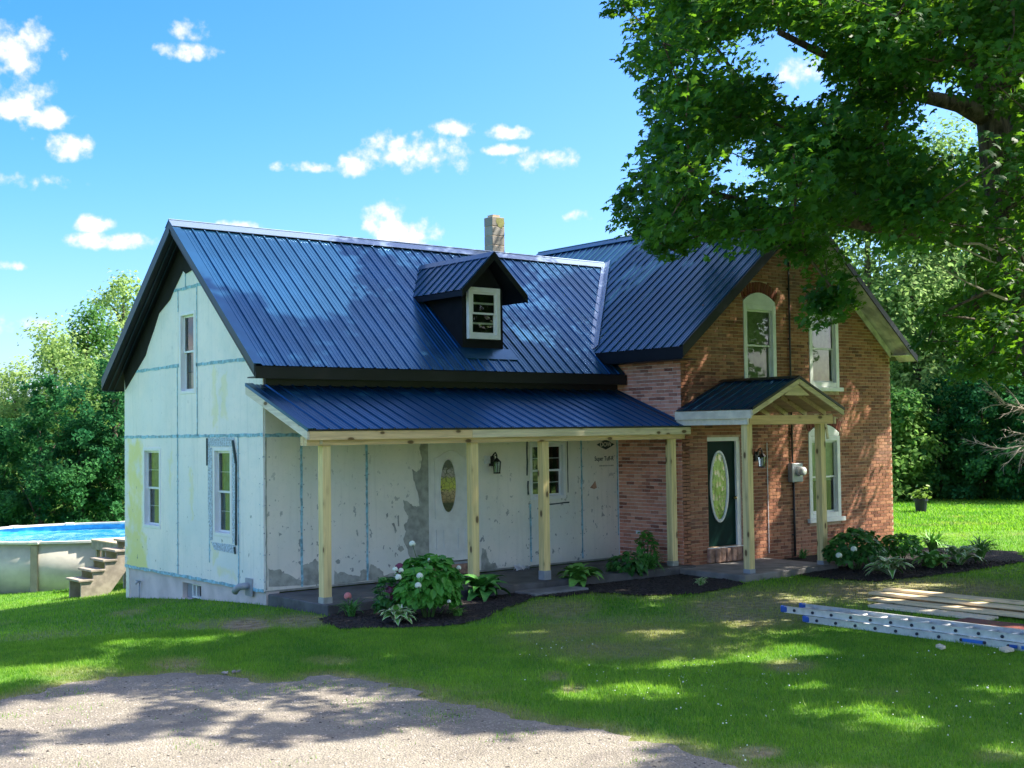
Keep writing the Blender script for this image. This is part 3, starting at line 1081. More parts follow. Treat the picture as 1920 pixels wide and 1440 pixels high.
# ---- windows
def window(fr, o, name='window', trim=.055, arch=0.0, sill=0.0, pane_bg='curtain_gray', grid=1, w=.03, frame_mat='white_vinyl', split=.5, mun=.007, depth=.09, blind=False, bg_rows=None):
    u0, u1, v0, v1 = o
    W_ = MATS[frame_mat]
    mb = MB()
    vt = v1 - arch
    a = trim
    for (ua, ub, va, vb) in [(u0, u0 + a, v0, vt), (u1 - a, u1, v0, vt), (u0 + a, u1 - a, v0, v0 + a), (u0 + a, u1 - a, vt - a, vt)]:
        fr.box(mb, ua, ub, va, vb, -depth, w)
    win = mb.build(name, W_, house, bevel=.004)
    if arch:
        n = 10
        pts = [(u0 + .012, vt + .003), (u1 - .012, vt + .003)]
        rise = 0.17
        for i in range(n + 1):
            s = i / n
            pts.append((u1 - .012 - s * (u1 - u0 - .024), vt + arch - rise + rise * (1 - (2 * s - 1) ** 2)))
        mb = MB()
        fr.poly(mb, pts, -depth, w - .012)
        mb.build('arch_panel', W_, win)
    if sill:
        mb = MB()
        fr.box(mb, u0 - .075, u1 + .075, v0 - sill, v0 - .002, -.05, w + .055)
        mb.build('sill', W_, win, bevel=.006)
    iu0, iu1, iv0, iv1 = u0 + a + .002, u1 - a - .002, v0 + a + .002, vt - a - .002
    mid = iv0 + (iv1 - iv0) * split
    sw = .034
    for (va, vb, wd) in ((mid - .02, iv1, -.035), (iv0, mid + .02, -.062)):
        mb = MB()
        for (p_, q_, r_, s_) in [(iu0, iu0 + sw, va, vb), (iu1 - sw, iu1, va, vb), (iu0 + sw, iu1 - sw, va, va + sw), (iu0 + sw, iu1 - sw, vb - sw, vb)]:
            fr.box(mb, p_, q_, r_, s_, wd - .02, wd)
        sash = mb.build('sash', W_, win)
        mb = MB()
        mb.add([fr.p(iu0 + sw, va + sw, wd - .010), fr.p(iu1 - sw, va + sw, wd - .010), fr.p(iu1 - sw, vb - sw, wd - .010), fr.p(iu0 + sw, vb - sw, wd - .010)], [(0, 1, 2, 3)])
        mb.build('pane', MATS['glass'], win)
        for g in range(1, grid + 1):
            vm = va + (vb - va) * g / (grid + 1)
            mb = MB()
            fr.box(mb, iu0 + sw, iu1 - sw, vm - mun, vm + mun, wd - .016, wd - .012)
            mb.build('muntin', W_, win)
    mb = MB()
    e = .004
    fr.box(mb, u0 - e, u1 + e, v0 - e, v1 + e, -.75, -.74)
    for (ua, ub, va, vb) in [(u0 - .02, u0 - e, v0 - .02, v1 + .02), (u1 + e, u1 + .02, v0 - .02, v1 + .02), (u0 - e, u1 + e, v0 - .02, v0 - e), (u0 - e, u1 + e, v1 + e, v1 + .02)]:
        fr.box(mb, ua, ub, va, vb, -.74, -.13)
    mb.build('recess', MATS['dark_inside'], win)
    if pane_bg:
        mb = MB()
        rows_ = bg_rows or [(v0 + .02, vt - .02, pane_bg)]
        for (va, vb, mm) in rows_:
            mb = MB()
            if blind:
                z = va
                while z < vb - .01:
                    mb.add([fr.p(u0 + .03, z, -.118), fr.p(u1 - .03, z, -.118), fr.p(u1 - .03, z + .026, -.126), fr.p(u0 + .03, z + .026, -.126)], [(0, 1, 2, 3)])
                    z += .025
            else:
                n = 24
                vs = []
                for i in range(n + 1):
                    uu = u0 + .03 + (u1 - u0 - .06) * i / n
                    ww = -.13 + .016 * math.sin(i * 1.9 + u0 * 7) + .008 * math.sin(i * .8)
                    vs += [fr.p(uu, va, ww), fr.p(uu, vb, ww)]
                mb.add(vs, [(2 * i, 2 * i + 2, 2 * i + 3, 2 * i + 1) for i in range(n)])
            mb.build('blind' if blind else 'curtain', MATS[mm], win)
    return win


window(FG, GW[0], pane_bg='curtain_gray', grid=0, bg_rows=[(3.75, 4.2, 'curtain_gray'), (3.40, 3.74, 'curtain_tan')], split=.52)
window(FG, GW[1], pane_bg='curtain_gray', grid=1)
window(FG, GW[2], pane_bg='curtain_teal', grid=1)
window(FF, FWIN, pane_bg=None, grid=1, trim=.06)
window(FB, BW[0], trim=.10, arch=.24, sill=.085, pane_bg='blind_green', grid=0, blind=True, w=.02, frame_mat='white_paint', depth=.10)
window(FB, BW[1], trim=.10, arch=.24, sill=.085, pane_bg='blind_green', grid=0, blind=True, w=.02, frame_mat='white_paint', depth=.10)
window(FB, BW[2], trim=.10, arch=.24, sill=.09, pane_bg='blind_green', grid=0, blind=True, w=.02, frame_mat='white_paint', depth=.10, bg_rows=[(1.55, 2.40, 'blind_green')])

# ---- porch wall
pw = cut_plate('porch_wall', FF, 0, WX, 0.15, 3.42, -.12, -.002, MATS['bare_gray'], house, [FWIN, FDOOR])
for (z0, z1, xsn) in [(0.185, 2.62, [0.0, .642, 1.875, 3.10, 5.395, 6.668, WX - .02]), (2.62, 3.40, [0.0, 1.2, 2.42, 3.64, 4.86, 6.08, WX - .02])]:
    for xa, xb in zip(xsn[:-1], xsn[1:]):
        cut_plate('insulation_board', FF, xa + .003, xb - .003, z0, z1 - .004, 0, R.uniform(.019, .023), MATS['porch_foam'], pw, [FWIN, (3.10, FDOOR[1] + .06, .1, 2.56)])
for q, (a, b) in enumerate([((0, 2.62), (7.6, 2.62)), ((.642, .2), (.642, 2.6)), ((1.875, .2), (1.875, 2.6)), ((5.395, .25), (5.395, 1.30)), ((6.668, .22), (6.668, 2.6)), ((WX - .03, .6), (WX - .03, 2.6))]):
    tape(FF, a, b, .022 if a[0] == b[0] else .03, pw, seed=40 + q)
tape(FF, (.012, .2), (.012, 2.6), .014, pw, 'bare_gray', seed=50)


def f3(x, y, w=0.0):                     # pixel of the enlarged porch view on the wall
    q = hY(600 + x / 3.2, 780 + y / 3.2, 0)
    return (q[0], q[2])


def f2(x, y):
    q = hY(180 + x / 4, 750 + y / 4, 0)
    return (q[0], q[2])


patches = [[f3(*q) for q in [(652, 132), (604, 135), (592, 200), (606, 250), (600, 308), (576, 336), (546, 318), (556, 385), (581, 455), (593, 540), (560, 542), (530, 520), (495, 503), (501, 560), (527, 600), (520, 630), (498, 652), (512, 690), (496, 742), (521, 800), (538, 868), (652, 880)]],
           [f3(*q) for q in [(80, 1010), (80, 922), (100, 945), (125, 935), (182, 952), (235, 962), (240, 925), (270, 920), (288, 950), (300, 888), (330, 902), (368, 930), (382, 958), (440, 940), (445, 985)]],
           [f2(*q) for q in [(1290, 1400), (1288, 1262), (1330, 1278), (1372, 1268), (1410, 1300), (1450, 1312), (1500, 1345), (1530, 1350), (1540, 1236), (1590, 1230), (1640, 1188), (1662, 1225), (1668, 1380)]],
           [f3(*q) for q in [(962, 930), (966, 790), (990, 800), (1000, 850), (1020, 890), (1050, 880), (1060, 925)]],
           [f3(*q) for q in [(462, 800), (470, 782), (488, 778), (500, 800), (480, 815)]], [f3(*q) for q in [(392, 590), (402, 580), (404, 600), (396, 612)]], [f3(*q) for q in [(425, 645), (440, 640), (456, 690), (446, 705), (440, 670)]], [f3(*q) for q in [(460, 600), (468, 595), (470, 660), (463, 662)]]]
for q, pl in enumerate(patches):
    mb = MB()
    pl = [(u, max(v, .19)) for u, v in pl]
    n = len(pl)
    out = []
    for i in range(n):
        a, b = np.array(pl[i]), np.array(pl[(i + 1) % n])
        out.append(tuple(a))
        if np.linalg.norm(b - a) > .07 and q < 4:
            for j in range(1, 4):
                out.append(tuple(a + (b - a) * j / 4 + np.array([R.uniform(-.012, .012), R.uniform(-.012, .012)])))
    FF.poly(mb, [(u, max(v, .186)) for u, v in out], .0235, .0252 + .0001 * q)
    mb.build('bare_patch', MATS['bare_gray'], pw)
mb = MB()
FF.poly(mb, [f3(1615, 430), f3(1628, 415), f3(1646, 388), f3(1656, 430), f3(1640, 438)], .0235, .0255)
mb.build('rust_stain', MATS['stone_rough'], pw)
mb = MB()
for x in (.642, 1.875, 5.395, 6.668, .03, WX - .06):
    z = .35
    while z < 2.5:
        if not (x > 5.3 and x < 5.5 and z > 1.25):
            for dx in (-.045, .045):
                c_ = FF.p(x + dx + R.uniform(-.01, .01), z + R.uniform(-.02, .02), .0225)
                mb.tube([c_, c_ + np.array([0, -.004, 0])], .011, 6)
        z += R.uniform(.32, .46)
tag(mb.build('cap_nails', MATS['pipe_gray'], pw), kind='stuff')
mb = MB()
for y in (3.155, 1.90, .845, 5.45, .06):
    z = .35
    while z < 2.5:
        for dx in (-.05, .05):
            c_ = FG.p(gu(y) + dx + R.uniform(-.01, .01), z + R.uniform(-.02, .02), .0225)
            if 0 < WY - c_[1] < WY and not any(a - .1 < WY - c_[1] < b + .1 and c - .1 < z < d + .1 for a, b, c, d in GW):
                mb.tube([c_, c_ + np.array([-.004, 0, 0])], .010, 6)
        z += R.uniform(.32, .46)
tag(mb.build('cap_nails', MATS['old_wrap'], gw), kind='stuff')
# torn edges round the porch window
u0, u1, v0, v1 = FWIN
mb = MB()
for (a, b, h_) in [((u0 - .06, v1 + .02), (u0 - .07, v0 + .45), .02), ((u0 - .05, v0 + .35), (u0 - .05, v0 + .1), .02), ((u0 - .08, v1 + .06), (u1 + .07, v1 + .07), .02), ((u1 + .05, v1), (u1 + .05, v0 + .1), .012), ((u1 - .5, v0 - .10), (u1 + .08, v0 - .085), .014)]:
    ragged_strip(mb, FF, a, b, h_, .0235, .026, 9)
mb.build('torn_edge', MATS['print_ink'], pw)


# lettering printed on the foam board
def lettering(txt, px, py, size, name, mtl, fr, parent, w, shear=0.0, xs=1.0):
    cu = bpy.data.curves.new(name, 'FONT')
    cu.body = txt
    cu.size = 1.0
    cu.align_x = 'CENTER'
    cu.align_y = 'CENTER'
    cu.extrude = 0.0006 / size
    cu.offset = 0.022
    o = bpy.data.objects.new(name, cu)
    COL.objects.link(o)
    dg = bpy.context.evaluated_depsgraph_get()
    me = bpy.data.meshes.new_from_object(o.evaluated_get(dg))
    bpy.data.objects.remove(o)
    c = hY(px, py, 0)
    for v in me.vertices:
        v.co = Vector(fr.p(c[0] + v.co.x * size * xs, c[2] + v.co.y * size, w + v.co.z * size))
    me.materials.clear()
    return put(name, me, mtl, parent)


c = hY(1134, 833.5, 0)
mb = MB()
FF.poly(mb, [(c[0] - .235, c[2]), (c[0] - .10, c[2] - .060), (c[0], c[2] - .098), (c[0] + .10, c[2] - .060), (c[0] + .235, c[2]), (c[0] + .10, c[2] + .060), (c[0], c[2] + .098), (c[0] - .10, c[2] + .060)], .0235, .0245)
mb.build('printed_diamond', MATS['print_ink'], pw)
lettering('DOW', 1134, 833.5, .115, 'printed_letters', MATS['porch_foam'], FF, pw, .0256)
lettering('Super Tuff-R', 1131, 860, .115, 'printed_letters', MATS['print_ink'], FF, pw, .0250, 0, .84)
mb = MB()
c = hY(1136, 873, 0)
for q in range(9):
    FF.box(mb, c[0] - .19 + q * .042, c[0] - .158 + q * .042, c[2] - .012, c[2] + .012, .0236, .0246)
mb.build('printed_line', MATS['bare_gray'], pw)
mb = MB()
FF.box(mb, WX - .022, WX - .001, .2, 2.6, .01, .035)
mb.build('corner_strip', MATS['white_vinyl'], pw)

# the white door with oval glass
u0, u1, v0, v1 = FDOOR
mb = MB()
for (a, b, c, d) in [(u0 - .05, u0 - .002, v0, v1 + .05), (u1 + .002, u1 + .05, v0, v1 + .05), (u0 - .002, u1 + .002, v1 + .003, v1 + .05)]:
    FF.box(mb, a, b, c, d, -.1, .03)
dfr = mb.build('door_frame', MATS['white_paint'], house)
tag(dfr, 'white frame of the porch door')


def oval_plate(mb, fr, cu, cv, ru, rv, w0, w1, n=36):
    fr.poly(mb, [(cu + ru * math.cos(2 * math.pi * i / n), cv + rv * math.sin(2 * math.pi * i / n)) for i in range(n)], w0, w1)


def oval_ring(mb, fr, cu, cv, ru, rv, t, w0, w1, n=40):
    vs, fs = [], []
    for i in range(n):
        a = 2 * math.pi * i / n
        c, s = math.cos(a), math.sin(a)
        vs += [fr.p(cu + ru * c, cv + rv * s, w0), fr.p(cu + (ru + t * .3) * c, cv + (rv + t * .3) * s, w1), fr.p(cu + (ru + t) * c, cv + (rv + t) * s, w1 - .006), fr.p(cu + (ru + t) * c, cv + (rv + t) * s, w0)]
    for i in range(n):
        j = (i + 1) % n
        for k in range(3):
            fs.append((4 * i + k, 4 * i + k + 1, 4 * j + k + 1, 4 * j + k)[::-1])
    mb.add(vs, fs)


mb = MB()
FF.box(mb, u0 + .004, u1 - .004, v0 + .02, v1 - .006, -.06, -.02)
d1 = mb.build('door', MATS['white_paint'], house)
tag(d1, 'white panelled porch door with oval stained glass')
c0, c1 = hY(841.5, 911, 0), hY(857, 861, 0)
ocu, ocv, oru, orv = c0[0], c0[2], .165, .455
mb = MB()
oval_plate(mb, FF, ocu, ocv, oru, orv, -.024, -.0165)
m, t, b, o = mat('stained_glass')
p = pos(t)
s = t.nodes.new('ShaderNodeSeparateXYZ')
t.links.new(p, s.inputs[0])
zz = mth(t, 'ADD', s.outputs['Z'], mth(t, 'MULTIPLY_ADD', noise(t, p, 14, 3), .12, -.06))
rp = t.nodes.new('ShaderNodeValToRGB')
mr = t.nodes.new('ShaderNodeMapRange')
mr.inputs['From Min'].default_value = ocv - orv
mr.inputs['From Max'].default_value = ocv + orv
t.links.new(zz, mr.inputs['Value'])
cr = rp.color_ramp
cr.interpolation = 'EASE'
cr.elements[0].position = .06
cr.elements[0].color = (.03, .04, .03, 1)
cr.elements[1].position = .97
cr.elements[1].color = (.03, .05, .05, 1)
for ps, cc in ((.16, (.03, .04, .03)), (.22, (.32, .22, .12)), (.38, (.45, .33, .18)), (.46, (.50, .52, .08)), (.64, (.42, .46, .10)), (.68, (.34, .30, .30)), (.80, (.36, .34, .36)), (.86, (.03, .05, .05))):
    e = cr.elements.new(ps)
    e.color = (*cc, 1)
t.links.new(mr.outputs[0], rp.inputs[0])
v = t.nodes.new('ShaderNodeTexVoronoi')
v.feature = 'DISTANCE_TO_EDGE'
v.inputs['Scale'].default_value = 13.0
t.links.new(p, v.inputs['Vector'])
t.links.new(mixc(t, mth(t, 'SUBTRACT', 1.0, smooth(t, v.outputs[0], .02, .05)), rp.outputs[0], (.05, .06, .04)), b.inputs['Base Color'])
b.inputs['Roughness'].default_value = 0.12
bump(t, b, noise(t, p, 25, 3), .4, .01)
MATS['stained_glass'] = m
mb.build('oval_glass', MATS['stained_glass'], d1)
mb = MB()
oval_ring(mb, FF, ocu, ocv, oru, orv, .035, -.021, -.002)
mb.build('oval_rim', MATS['white_paint'], d1)
mb = MB()
for (a, b_) in (((u0 + .13), .18), ((u1 - .31), .18)):
    for (p_, q_, r_, s_) in [(a, a + b_, .60, .62), (a, a + b_, .93, .95), (a, a + .02, .62, .93), (a + b_ - .02, a + b_, .62, .93)]:
        FF.box(mb, p_, q_, r_, s_, -.0205, -.002)
FF.box(mb, u0 + .12, u1 - .12, 1.13, 1.15, -.0205, -.004)
FF.box(mb, u1 - .13, u1 - .11, 1.15, 2.18, -.0205, -.004)
FF.box(mb, u0 + .11, u0 + .13, 1.15, 2.18, -.0205, -.004)
arc = [FF.p(u0 + .12 + (u1 - u0 - .24) * i / 20, 2.18 + .13 * math.sin(math.pi * i / 20) ** 1.5, -.010) for i in range(21)]
mb.tube(arc, .011, 6)
mb.build('panel_moulding', MATS['white_paint'], d1)
mb = MB()
for zk in (1.335, 1.17):
    cc = hY(876.5, 0, 0)
    mb.ball(FF.p(u1 - .075, zk, .012), .028, 10, 6)
    mb.tube([FF.p(u1 - .075, zk, -.02), FF.p(u1 - .075, zk, .0)], .030, 10)
mb.build('door_handle', MATS['black_iron'], d1, True)
mb = MB()
FF.box(mb, u0 - .03, u1 + .03, .335, v0 - .004, -.10, .06)
mb.build('threshold', MATS['pipe_gray'], d1)
mb = MB()
FF.box(mb, u0 - .03, u1 + .03, .155, .333, -.1, .045)
mb.build('door_riser', MATS['stone_rough'], d1)

# ---- brick walls: mortar backing with every brick laid proud of it
BXR = 14.17
XB0, XB1 = WX, BXR
slopes_b = [((XB0, zb(XB0) - .06), (-SLB, 1)), ((XB1, zb(XB1) - .06), (SLB, 1))]
ARCHES = [BW[0], BW[1], BW[2]]
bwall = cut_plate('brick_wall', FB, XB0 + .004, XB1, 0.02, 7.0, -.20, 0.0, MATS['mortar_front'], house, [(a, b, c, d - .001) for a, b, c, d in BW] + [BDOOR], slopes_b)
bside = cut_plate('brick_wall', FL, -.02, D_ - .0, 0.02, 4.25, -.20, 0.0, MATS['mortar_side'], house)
BL, BH, BT = .203, .057, .009
CH, CL = .0667, .213


def free_spans(a, b, v0, v1):
    """what is left of a brick course between a and b once openings and arch rings are cut out"""
    cuts = []
    for (p, q, c, d) in BW:
        if v1 > c - .1 and v0 < d - .17:
            cuts.append((p - .008, q + .008))
        elif v0 >= d - .19 and v0 < d + .23:
            mid, half = (p + q) / 2, (q - p) / 2
            t = (v0 + .012 - (d - .17 + .205)) / .17
            w = half * math.sqrt(max(0, 1 - max(0, t))) if t < 1 else 0
            if w > 0:
                cuts.append((mid - w - .05, mid + w + .05))
    p, q, c, d = BDOOR
    if v1 > .15 and v0 < d + .02:
        cuts.append((p - .008, q + .008))
    out = [(a, b)]
    for (p, q) in cuts:
        nx_ = []
        for (x, y) in out:
            if q <= x or p >= y:
                nx_.append((x, y))
            else:
                if p - x > .03: nx_.append((x, p))
                if y - q > .03: nx_.append((q, y))
        out = nx_
    return out


BRV = [(0, 0, 0)]


def brick_list(fr, ua, ub, va, vb, clip=None, holes=True):
    out = []
    j = 0
    v = va
    while v + BH <= vb:
        u = ua - (0 if j % 2 else CL / 2)
        while u < ub:
            a, b = max(u, ua), min(u + BL, ub)
            if b - a > .05 and (clip is None or v + BH < clip((a + b) / 2)):
                out += [(x, y, v) for x, y in (free_spans(a, b, v, v + BH) if holes else [(a, b)])]
            u += CL
        v += CH
        j += 1
    return out


def brick_box(mb, fr, a, b, v, r):
    d = BT * r.uniform(.75, 1.25)
    q = r.uniform(-.002, .002)
    vs = [fr.p(a, v + q, 0), fr.p(b, v - q, 0), fr.p(b, v + BH - q, 0), fr.p(a, v + BH + q, 0), fr.p(a + .002, v + .002 + q, d), fr.p(b - .002, v + .002 - q, d), fr.p(b - .002, v + BH - .002 - q, d), fr.p(a + .002, v + BH - .002 + q, d)]
    mb.add(vs, [(4, 5, 6, 7), (0, 1, 5, 4), (1, 2, 6, 5), (2, 3, 7, 6), (3, 0, 4, 7)])


br = random.Random(5)
front = brick_list(FB, XB0 - .008, XB1, .05, 6.95, lambda u: zb(u) - .05)
side = brick_list(FL, 0.03, D_ + .008, .05, 4.2, None, False)


def side_seen(b):
    y = -(b[0] + b[1]) / 2
    z = b[2]
    roof = 3.42 + .381 * y
    return .30 < z < 3.98 and not (roof - .38 < z < roof + .02) and not (z > roof and y > -.28 and z > 3.6) and b[1] - b[0] > .15


seen = [b for b in side if side_seen(b)]
seen.sort(key=lambda b: -b[1] + .12 * abs(b[2] - 2.2))
single = set(seen[:262])
shared = MB()
tmp = MB()
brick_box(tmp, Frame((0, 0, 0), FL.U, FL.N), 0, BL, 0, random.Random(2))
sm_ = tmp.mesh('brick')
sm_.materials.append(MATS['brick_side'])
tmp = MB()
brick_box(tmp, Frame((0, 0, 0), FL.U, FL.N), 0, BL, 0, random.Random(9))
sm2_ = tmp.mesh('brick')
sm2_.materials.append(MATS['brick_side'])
rest = MB()
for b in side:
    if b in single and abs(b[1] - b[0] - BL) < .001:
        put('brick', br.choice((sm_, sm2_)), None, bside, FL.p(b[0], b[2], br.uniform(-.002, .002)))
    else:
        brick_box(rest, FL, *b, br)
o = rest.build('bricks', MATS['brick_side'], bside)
tag(o, kind='stuff')
rest = MB()
for b in front:
    brick_box(rest, FB, *b, br)
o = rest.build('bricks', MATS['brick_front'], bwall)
tag(o, kind='stuff')
# arch rings of upright red bricks over each opening
for (a, b, c, d) in BW:
    n = 13
    for i in range(n):
        s = (i + .5) / n
        u = a - .02 + s * (b - a + .04)
        top = d - .17 + .17 * (1 - (2 * s - 1) ** 2) + .008
        tilt = .34 * (2 * s - 1)
        hw, hh = (b - a + .04) / n / 2 - .006, .205
        du, dv = math.sin(tilt), math.cos(tilt)
        mb = MB()
        FB.poly(mb, [(u - hw * dv, top + hw * du), (u + hw * dv, top - hw * du), (u + hw * dv * 1.06 + hh * du, top - hw * du + hh * dv), (u - hw * dv * 1.06 + hh * du, top + hw * du + hh * dv)], -.01, .011 + br.uniform(-.002, .003))
        mb.build('arch_brick', MATS['brick_arch'], bwall)
# lintel board and door frame of the green door
u0, u1, v0, v1 = BDOOR
mb = MB()
FB.box(mb, u0, u1, v1 - .075, v1, -.12, -.03)
FB.box(mb, u1 - .10, u1, v0, v1 - .077, -.12, -.02)
FB.box(mb, u0, u0 + .02, v0, v1 - .077, -.12, -.02)
df2 = mb.build('door_frame', MATS['white_paint'], house)
tag(df2, 'pale frame of the green door')
mb = MB()
FB.box(mb, u0 + .022, u1 - .102, v0 + .01, v1 - .079, -.11, -.065)
d2 = mb.build('door', MATS['green_door'], house)
tag(d2, 'dark green entrance door with tall oval glass')
c = hY(1349, 912, -D_ + .06)
ocu, ocv, oru, orv = c[0] - .005, c[2], .205, .625
mb = MB()
oval_plate(mb, FB, ocu, ocv, oru, orv, -.068, -.0615)
m, t, b, o = mat('door_mirror_glass')
b.inputs['Base Color'].default_value = (.03, .05, .02, 1)
b.inputs['Roughness'].default_value = .05
b.inputs['Specular IOR Level'].default_value = 1.0
b.inputs['Coat Weight'].default_value = 1.0
b.inputs['Coat IOR'].default_value = 1.7
b.inputs['Coat Roughness'].default_value = .02
v = t.nodes.new('ShaderNodeTexVoronoi')
v.inputs['Scale'].default_value = 9.0
t.links.new(scaled(t, pos(t), (1.4, 1, .6)), v.inputs['Vector'])
bump(t, b, v.outputs['Distance'], .45, .03)
t.links.new(mixc(t, smooth(t, noise(t, pos(t), 5, 4), .4, .65), (.02, .05, .015), (.16, .19, .03)), b.inputs['Base Color'])  # dark and yellow-green blotches paint reflected trees and lawn into the glass
MATS['door_mirror_glass'] = m
mb.build('oval_glass', m, d2)
mb = MB()
oval_ring(mb, FB, ocu, ocv, oru, orv, .055, -.066, -.040)
mb.build('oval_rim', MATS['white_paint'], d2)
mb = MB()
cc = hY(1376, 933, -D_ + .05)
mb.ball(FB.p(u1 - .145, cc[2], -.02), .032, 10, 6)
mb.tube([FB.p(u1 - .145, cc[2], -.066), FB.p(u1 - .145, cc[2], -.03)], .014, 8)
mb.build('door_handle', MATS['brass'], d2, True)
# rough stone sill under the door
mb = MB()
for q in range(7):
    a = u0 - .06 + q * (u1 - u0 + .10) / 7
    FB.box(mb, a, a + (u1 - u0 + .10) / 7 - .012, .13, .385 + br.uniform(-.02, .012), -.15, .10 + br.uniform(-.03, .03))
mb.build('door_step', MATS['stone_rough'], d2, bevel=.018)
mb = MB()
FB.box(mb, u0 - .05, u1 + .04, .392, .405, -.11, .05)
mb.build('threshold', MATS['white_paint'], d2)
# painted or patched brick spots, pipe stub
c = hX(1198, 998, WX)
mb = MB()
FL.box(mb, -c[1] - .05, -c[1] + .05, c[2] - .03, c[2] + .04, .0, .03)
mb.build('vent_stub', MATS['trash_white'], house)

# conduit down the brick front
cx = 10.77
mb = MB()
mb.tube([(cx, -D_ - .035, 6.15), (cx, -D_ - .035, 1.95)], .019, 8)
mb.tube([(cx + .02, -D_ - .035, 1.55), (cx + .03, -D_ - .035, .08)], .022, 8)
for z in (5.4, 4.4, 3.5, 2.5, 1.0, .5):
    mb.box((cx - .035, -D_ - .04, z), (cx + .045, -D_ - .008, z + .03))
mb.build('cable_conduit', MATS['conduit'], house, True)
mb = MB()
mb.tube([(10.02, -D_ - .02, 2.35), (10.02, -D_ - .02, .2)], .008, 6)
mb.build('cable', MATS['trash_white'], house)

# ---- roofs
PROF = [(0, 0), (.010, .023), (.030, .023), (.040, 0), (.090, 0), (.097, .005), (.111, .005), (.118, 0), (.160, 0), (.167, .005), (.181, .005), (.188, 0)]


def panels(O, U, V, Nn, ua, ub, lo, hi, pitch, m, parent, join=False, name='roof_panel', flip=False):
    """ribbed sheets: U along the eave, V up the slope, Nn outwards; lo/hi give the ends of every strip as a function of u"""
    O, U, V, Nn = [np.array(t, float) for t in (O, U, V, Nn)]
    n = int(math.ceil((ub - ua) / pitch - 1e-6))
    J = MB()
    for i in range(n):
        s = ua + i * pitch
        us, prev = [], None
        vs, fs = [], []
        sc = pitch / .229
        pts = [(s + du * sc, h) for du, h in PROF] + [(s + pitch - .0012, 0)]
        pts = [(u, h) for u, h in pts if u <= ub + 1e-6]
        if len(pts) < 2:
            continue
        ok = []
        for u, h in pts:
            l_, h_ = lo(u), hi(u)
            ok.append(h_ - l_ > .01)
            l_, h_ = min(l_, h_), max(l_, h_)
            vs += [O + U * u + V * l_ + Nn * h, O + U * u + V * (h_ if ok[-1] else l_) + Nn * h]
        for k in range(len(pts) - 1):
            if ok[k] or ok[k + 1]:
                fs.append((2 * k, 2 * k + 2, 2 * k + 3, 2 * k + 1) if not flip else (2 * k, 2 * k + 1, 2 * k + 3, 2 * k + 2))
        if not fs:
            continue
        if join:
            J.add(vs, fs)
        else:
            mb = MB()
            mb.add(vs, fs)
            mb.build(name, m, parent)
    if join and J.f:
        return tag(J.build(name, m, parent), kind='stuff')


def slope_slab(mb, pts, down):
    """a thin slab under a roof plane: four corner points and a thickness straight down"""
    top = [np.array(p, float) for p in pts]
    bot = [p - np.array([0, 0, down]) for p in top]
    mb.add(top + bot, [(0, 1, 2, 3), (7, 6, 5, 4), (0, 4, 5, 1), (1, 5, 6, 2), (2, 6, 7, 3), (3, 7, 4, 0)])


RM = MATS['roof_metal']
# wing roof
X0W = -.334
rl = math.hypot(1, SLW)
wV = np.array([0, 1, SLW]) / rl
wN = np.array([0, -SLW, 1]) / rl
RY = GABLE_Y
ZR = ZEW + SLW * (RY + OY)
XE = 7.33 + (RY - .31) / .9217                    # where the wing ridge meets the brick roof
val = lambda x: .31 + (x - 7.33) * .9217
mb = MB()
slope_slab(mb, [(X0W + .01, -OY + .02, ZEW - .02), (7.60, -OY + .02, ZEW - .02), (7.60, RY, ZR - .03), (X0W + .01, RY, ZR - .03)], .15)
wr = mb.build('wing_roof', MATS['black_trim'], house)
mb = MB()
slope_slab(mb, [(X0W + .01, RY, ZR - .03), (7.60, RY, ZR - .03), (7.60, WY + OY - .02, ZEW - .02), (X0W + .01, WY + OY - .02, ZEW - .02)], .15)
mb.build('roof_deck', MATS['black_trim'], wr)
O = np.array([0, -OY, ZEW])
lw = lambda x: (-.0 if x < 7.60 else (val(x) + OY) * rl)
panels(O, (1, 0, 0), wV, wN, X0W + .10, XE, lw, lambda x: (RY + OY) * rl - .01, .2312, RM, wr)
panels(np.array([0, WY + OY, ZEW]), (1, 0, 0), np.array([0, -1, SLW]) / rl, np.array([0, SLW, 1]) / rl, X0W + .10, 9.0, lambda x: 0, lambda x: (RY + OY) * rl - .01, .2312, RM, wr, True)
# rake trims, ridge cap, eave fascia
mb = MB()
for sgn in (0, 1):
    ya, yb = (-OY - .01, RY) if not sgn else (WY + OY + .01, RY)
    mb.obox((X0W - .012, ya, ZEW - (.175 if sgn else .105)), (.026, 0, 0), (0, yb - ya, ZR - ZEW), (0, 0, .20 if sgn else .13))
rk = mb.build('rake_fascia', MATS['rake_trim'], wr)
mb = MB()
for sgn in (0, 1):
    ya, yb = (-OY - .012, RY) if not sgn else (WY + OY + .012, RY)
    mb.obox((X0W - .014, ya, ZEW + .022), (.125, 0, 0), (0, yb - ya, ZR - ZEW), (0, 0, .008))
mb.build('rake_trim', RM, wr)
mb = MB()
for s in (-1, 1):
    mb.obox((X0W - .02, RY, ZR + .045), (XE - X0W - .02, 0, 0), (0, s * .15, -.15 * SLW), (0, 0, .008))
mb.tube([(X0W - .02, RY, ZR + .05), (XE - .05, RY, ZR + .05)], .016, 6)
mb.build('ridge_cap', MATS['cap_metal'], wr)
mb = MB()
mb.box((X0W + .015, -OY - .012, ZEW - .20), (7.60, -OY + .008, ZEW - .012))
mb.build('eave_fascia', MATS['black_trim'], wr)
mb = MB()
mb.box((X0W + .015, WY + OY - .008, ZEW - .20), (7.60, WY + OY + .012, ZEW - .012))
mb.build('eave_fascia', MATS['black_trim'], wr)
mb = MB()
mb.box((X0W + .03, -OY + .01, ZEW - .19), (7.60, -.03, ZEW - .17))
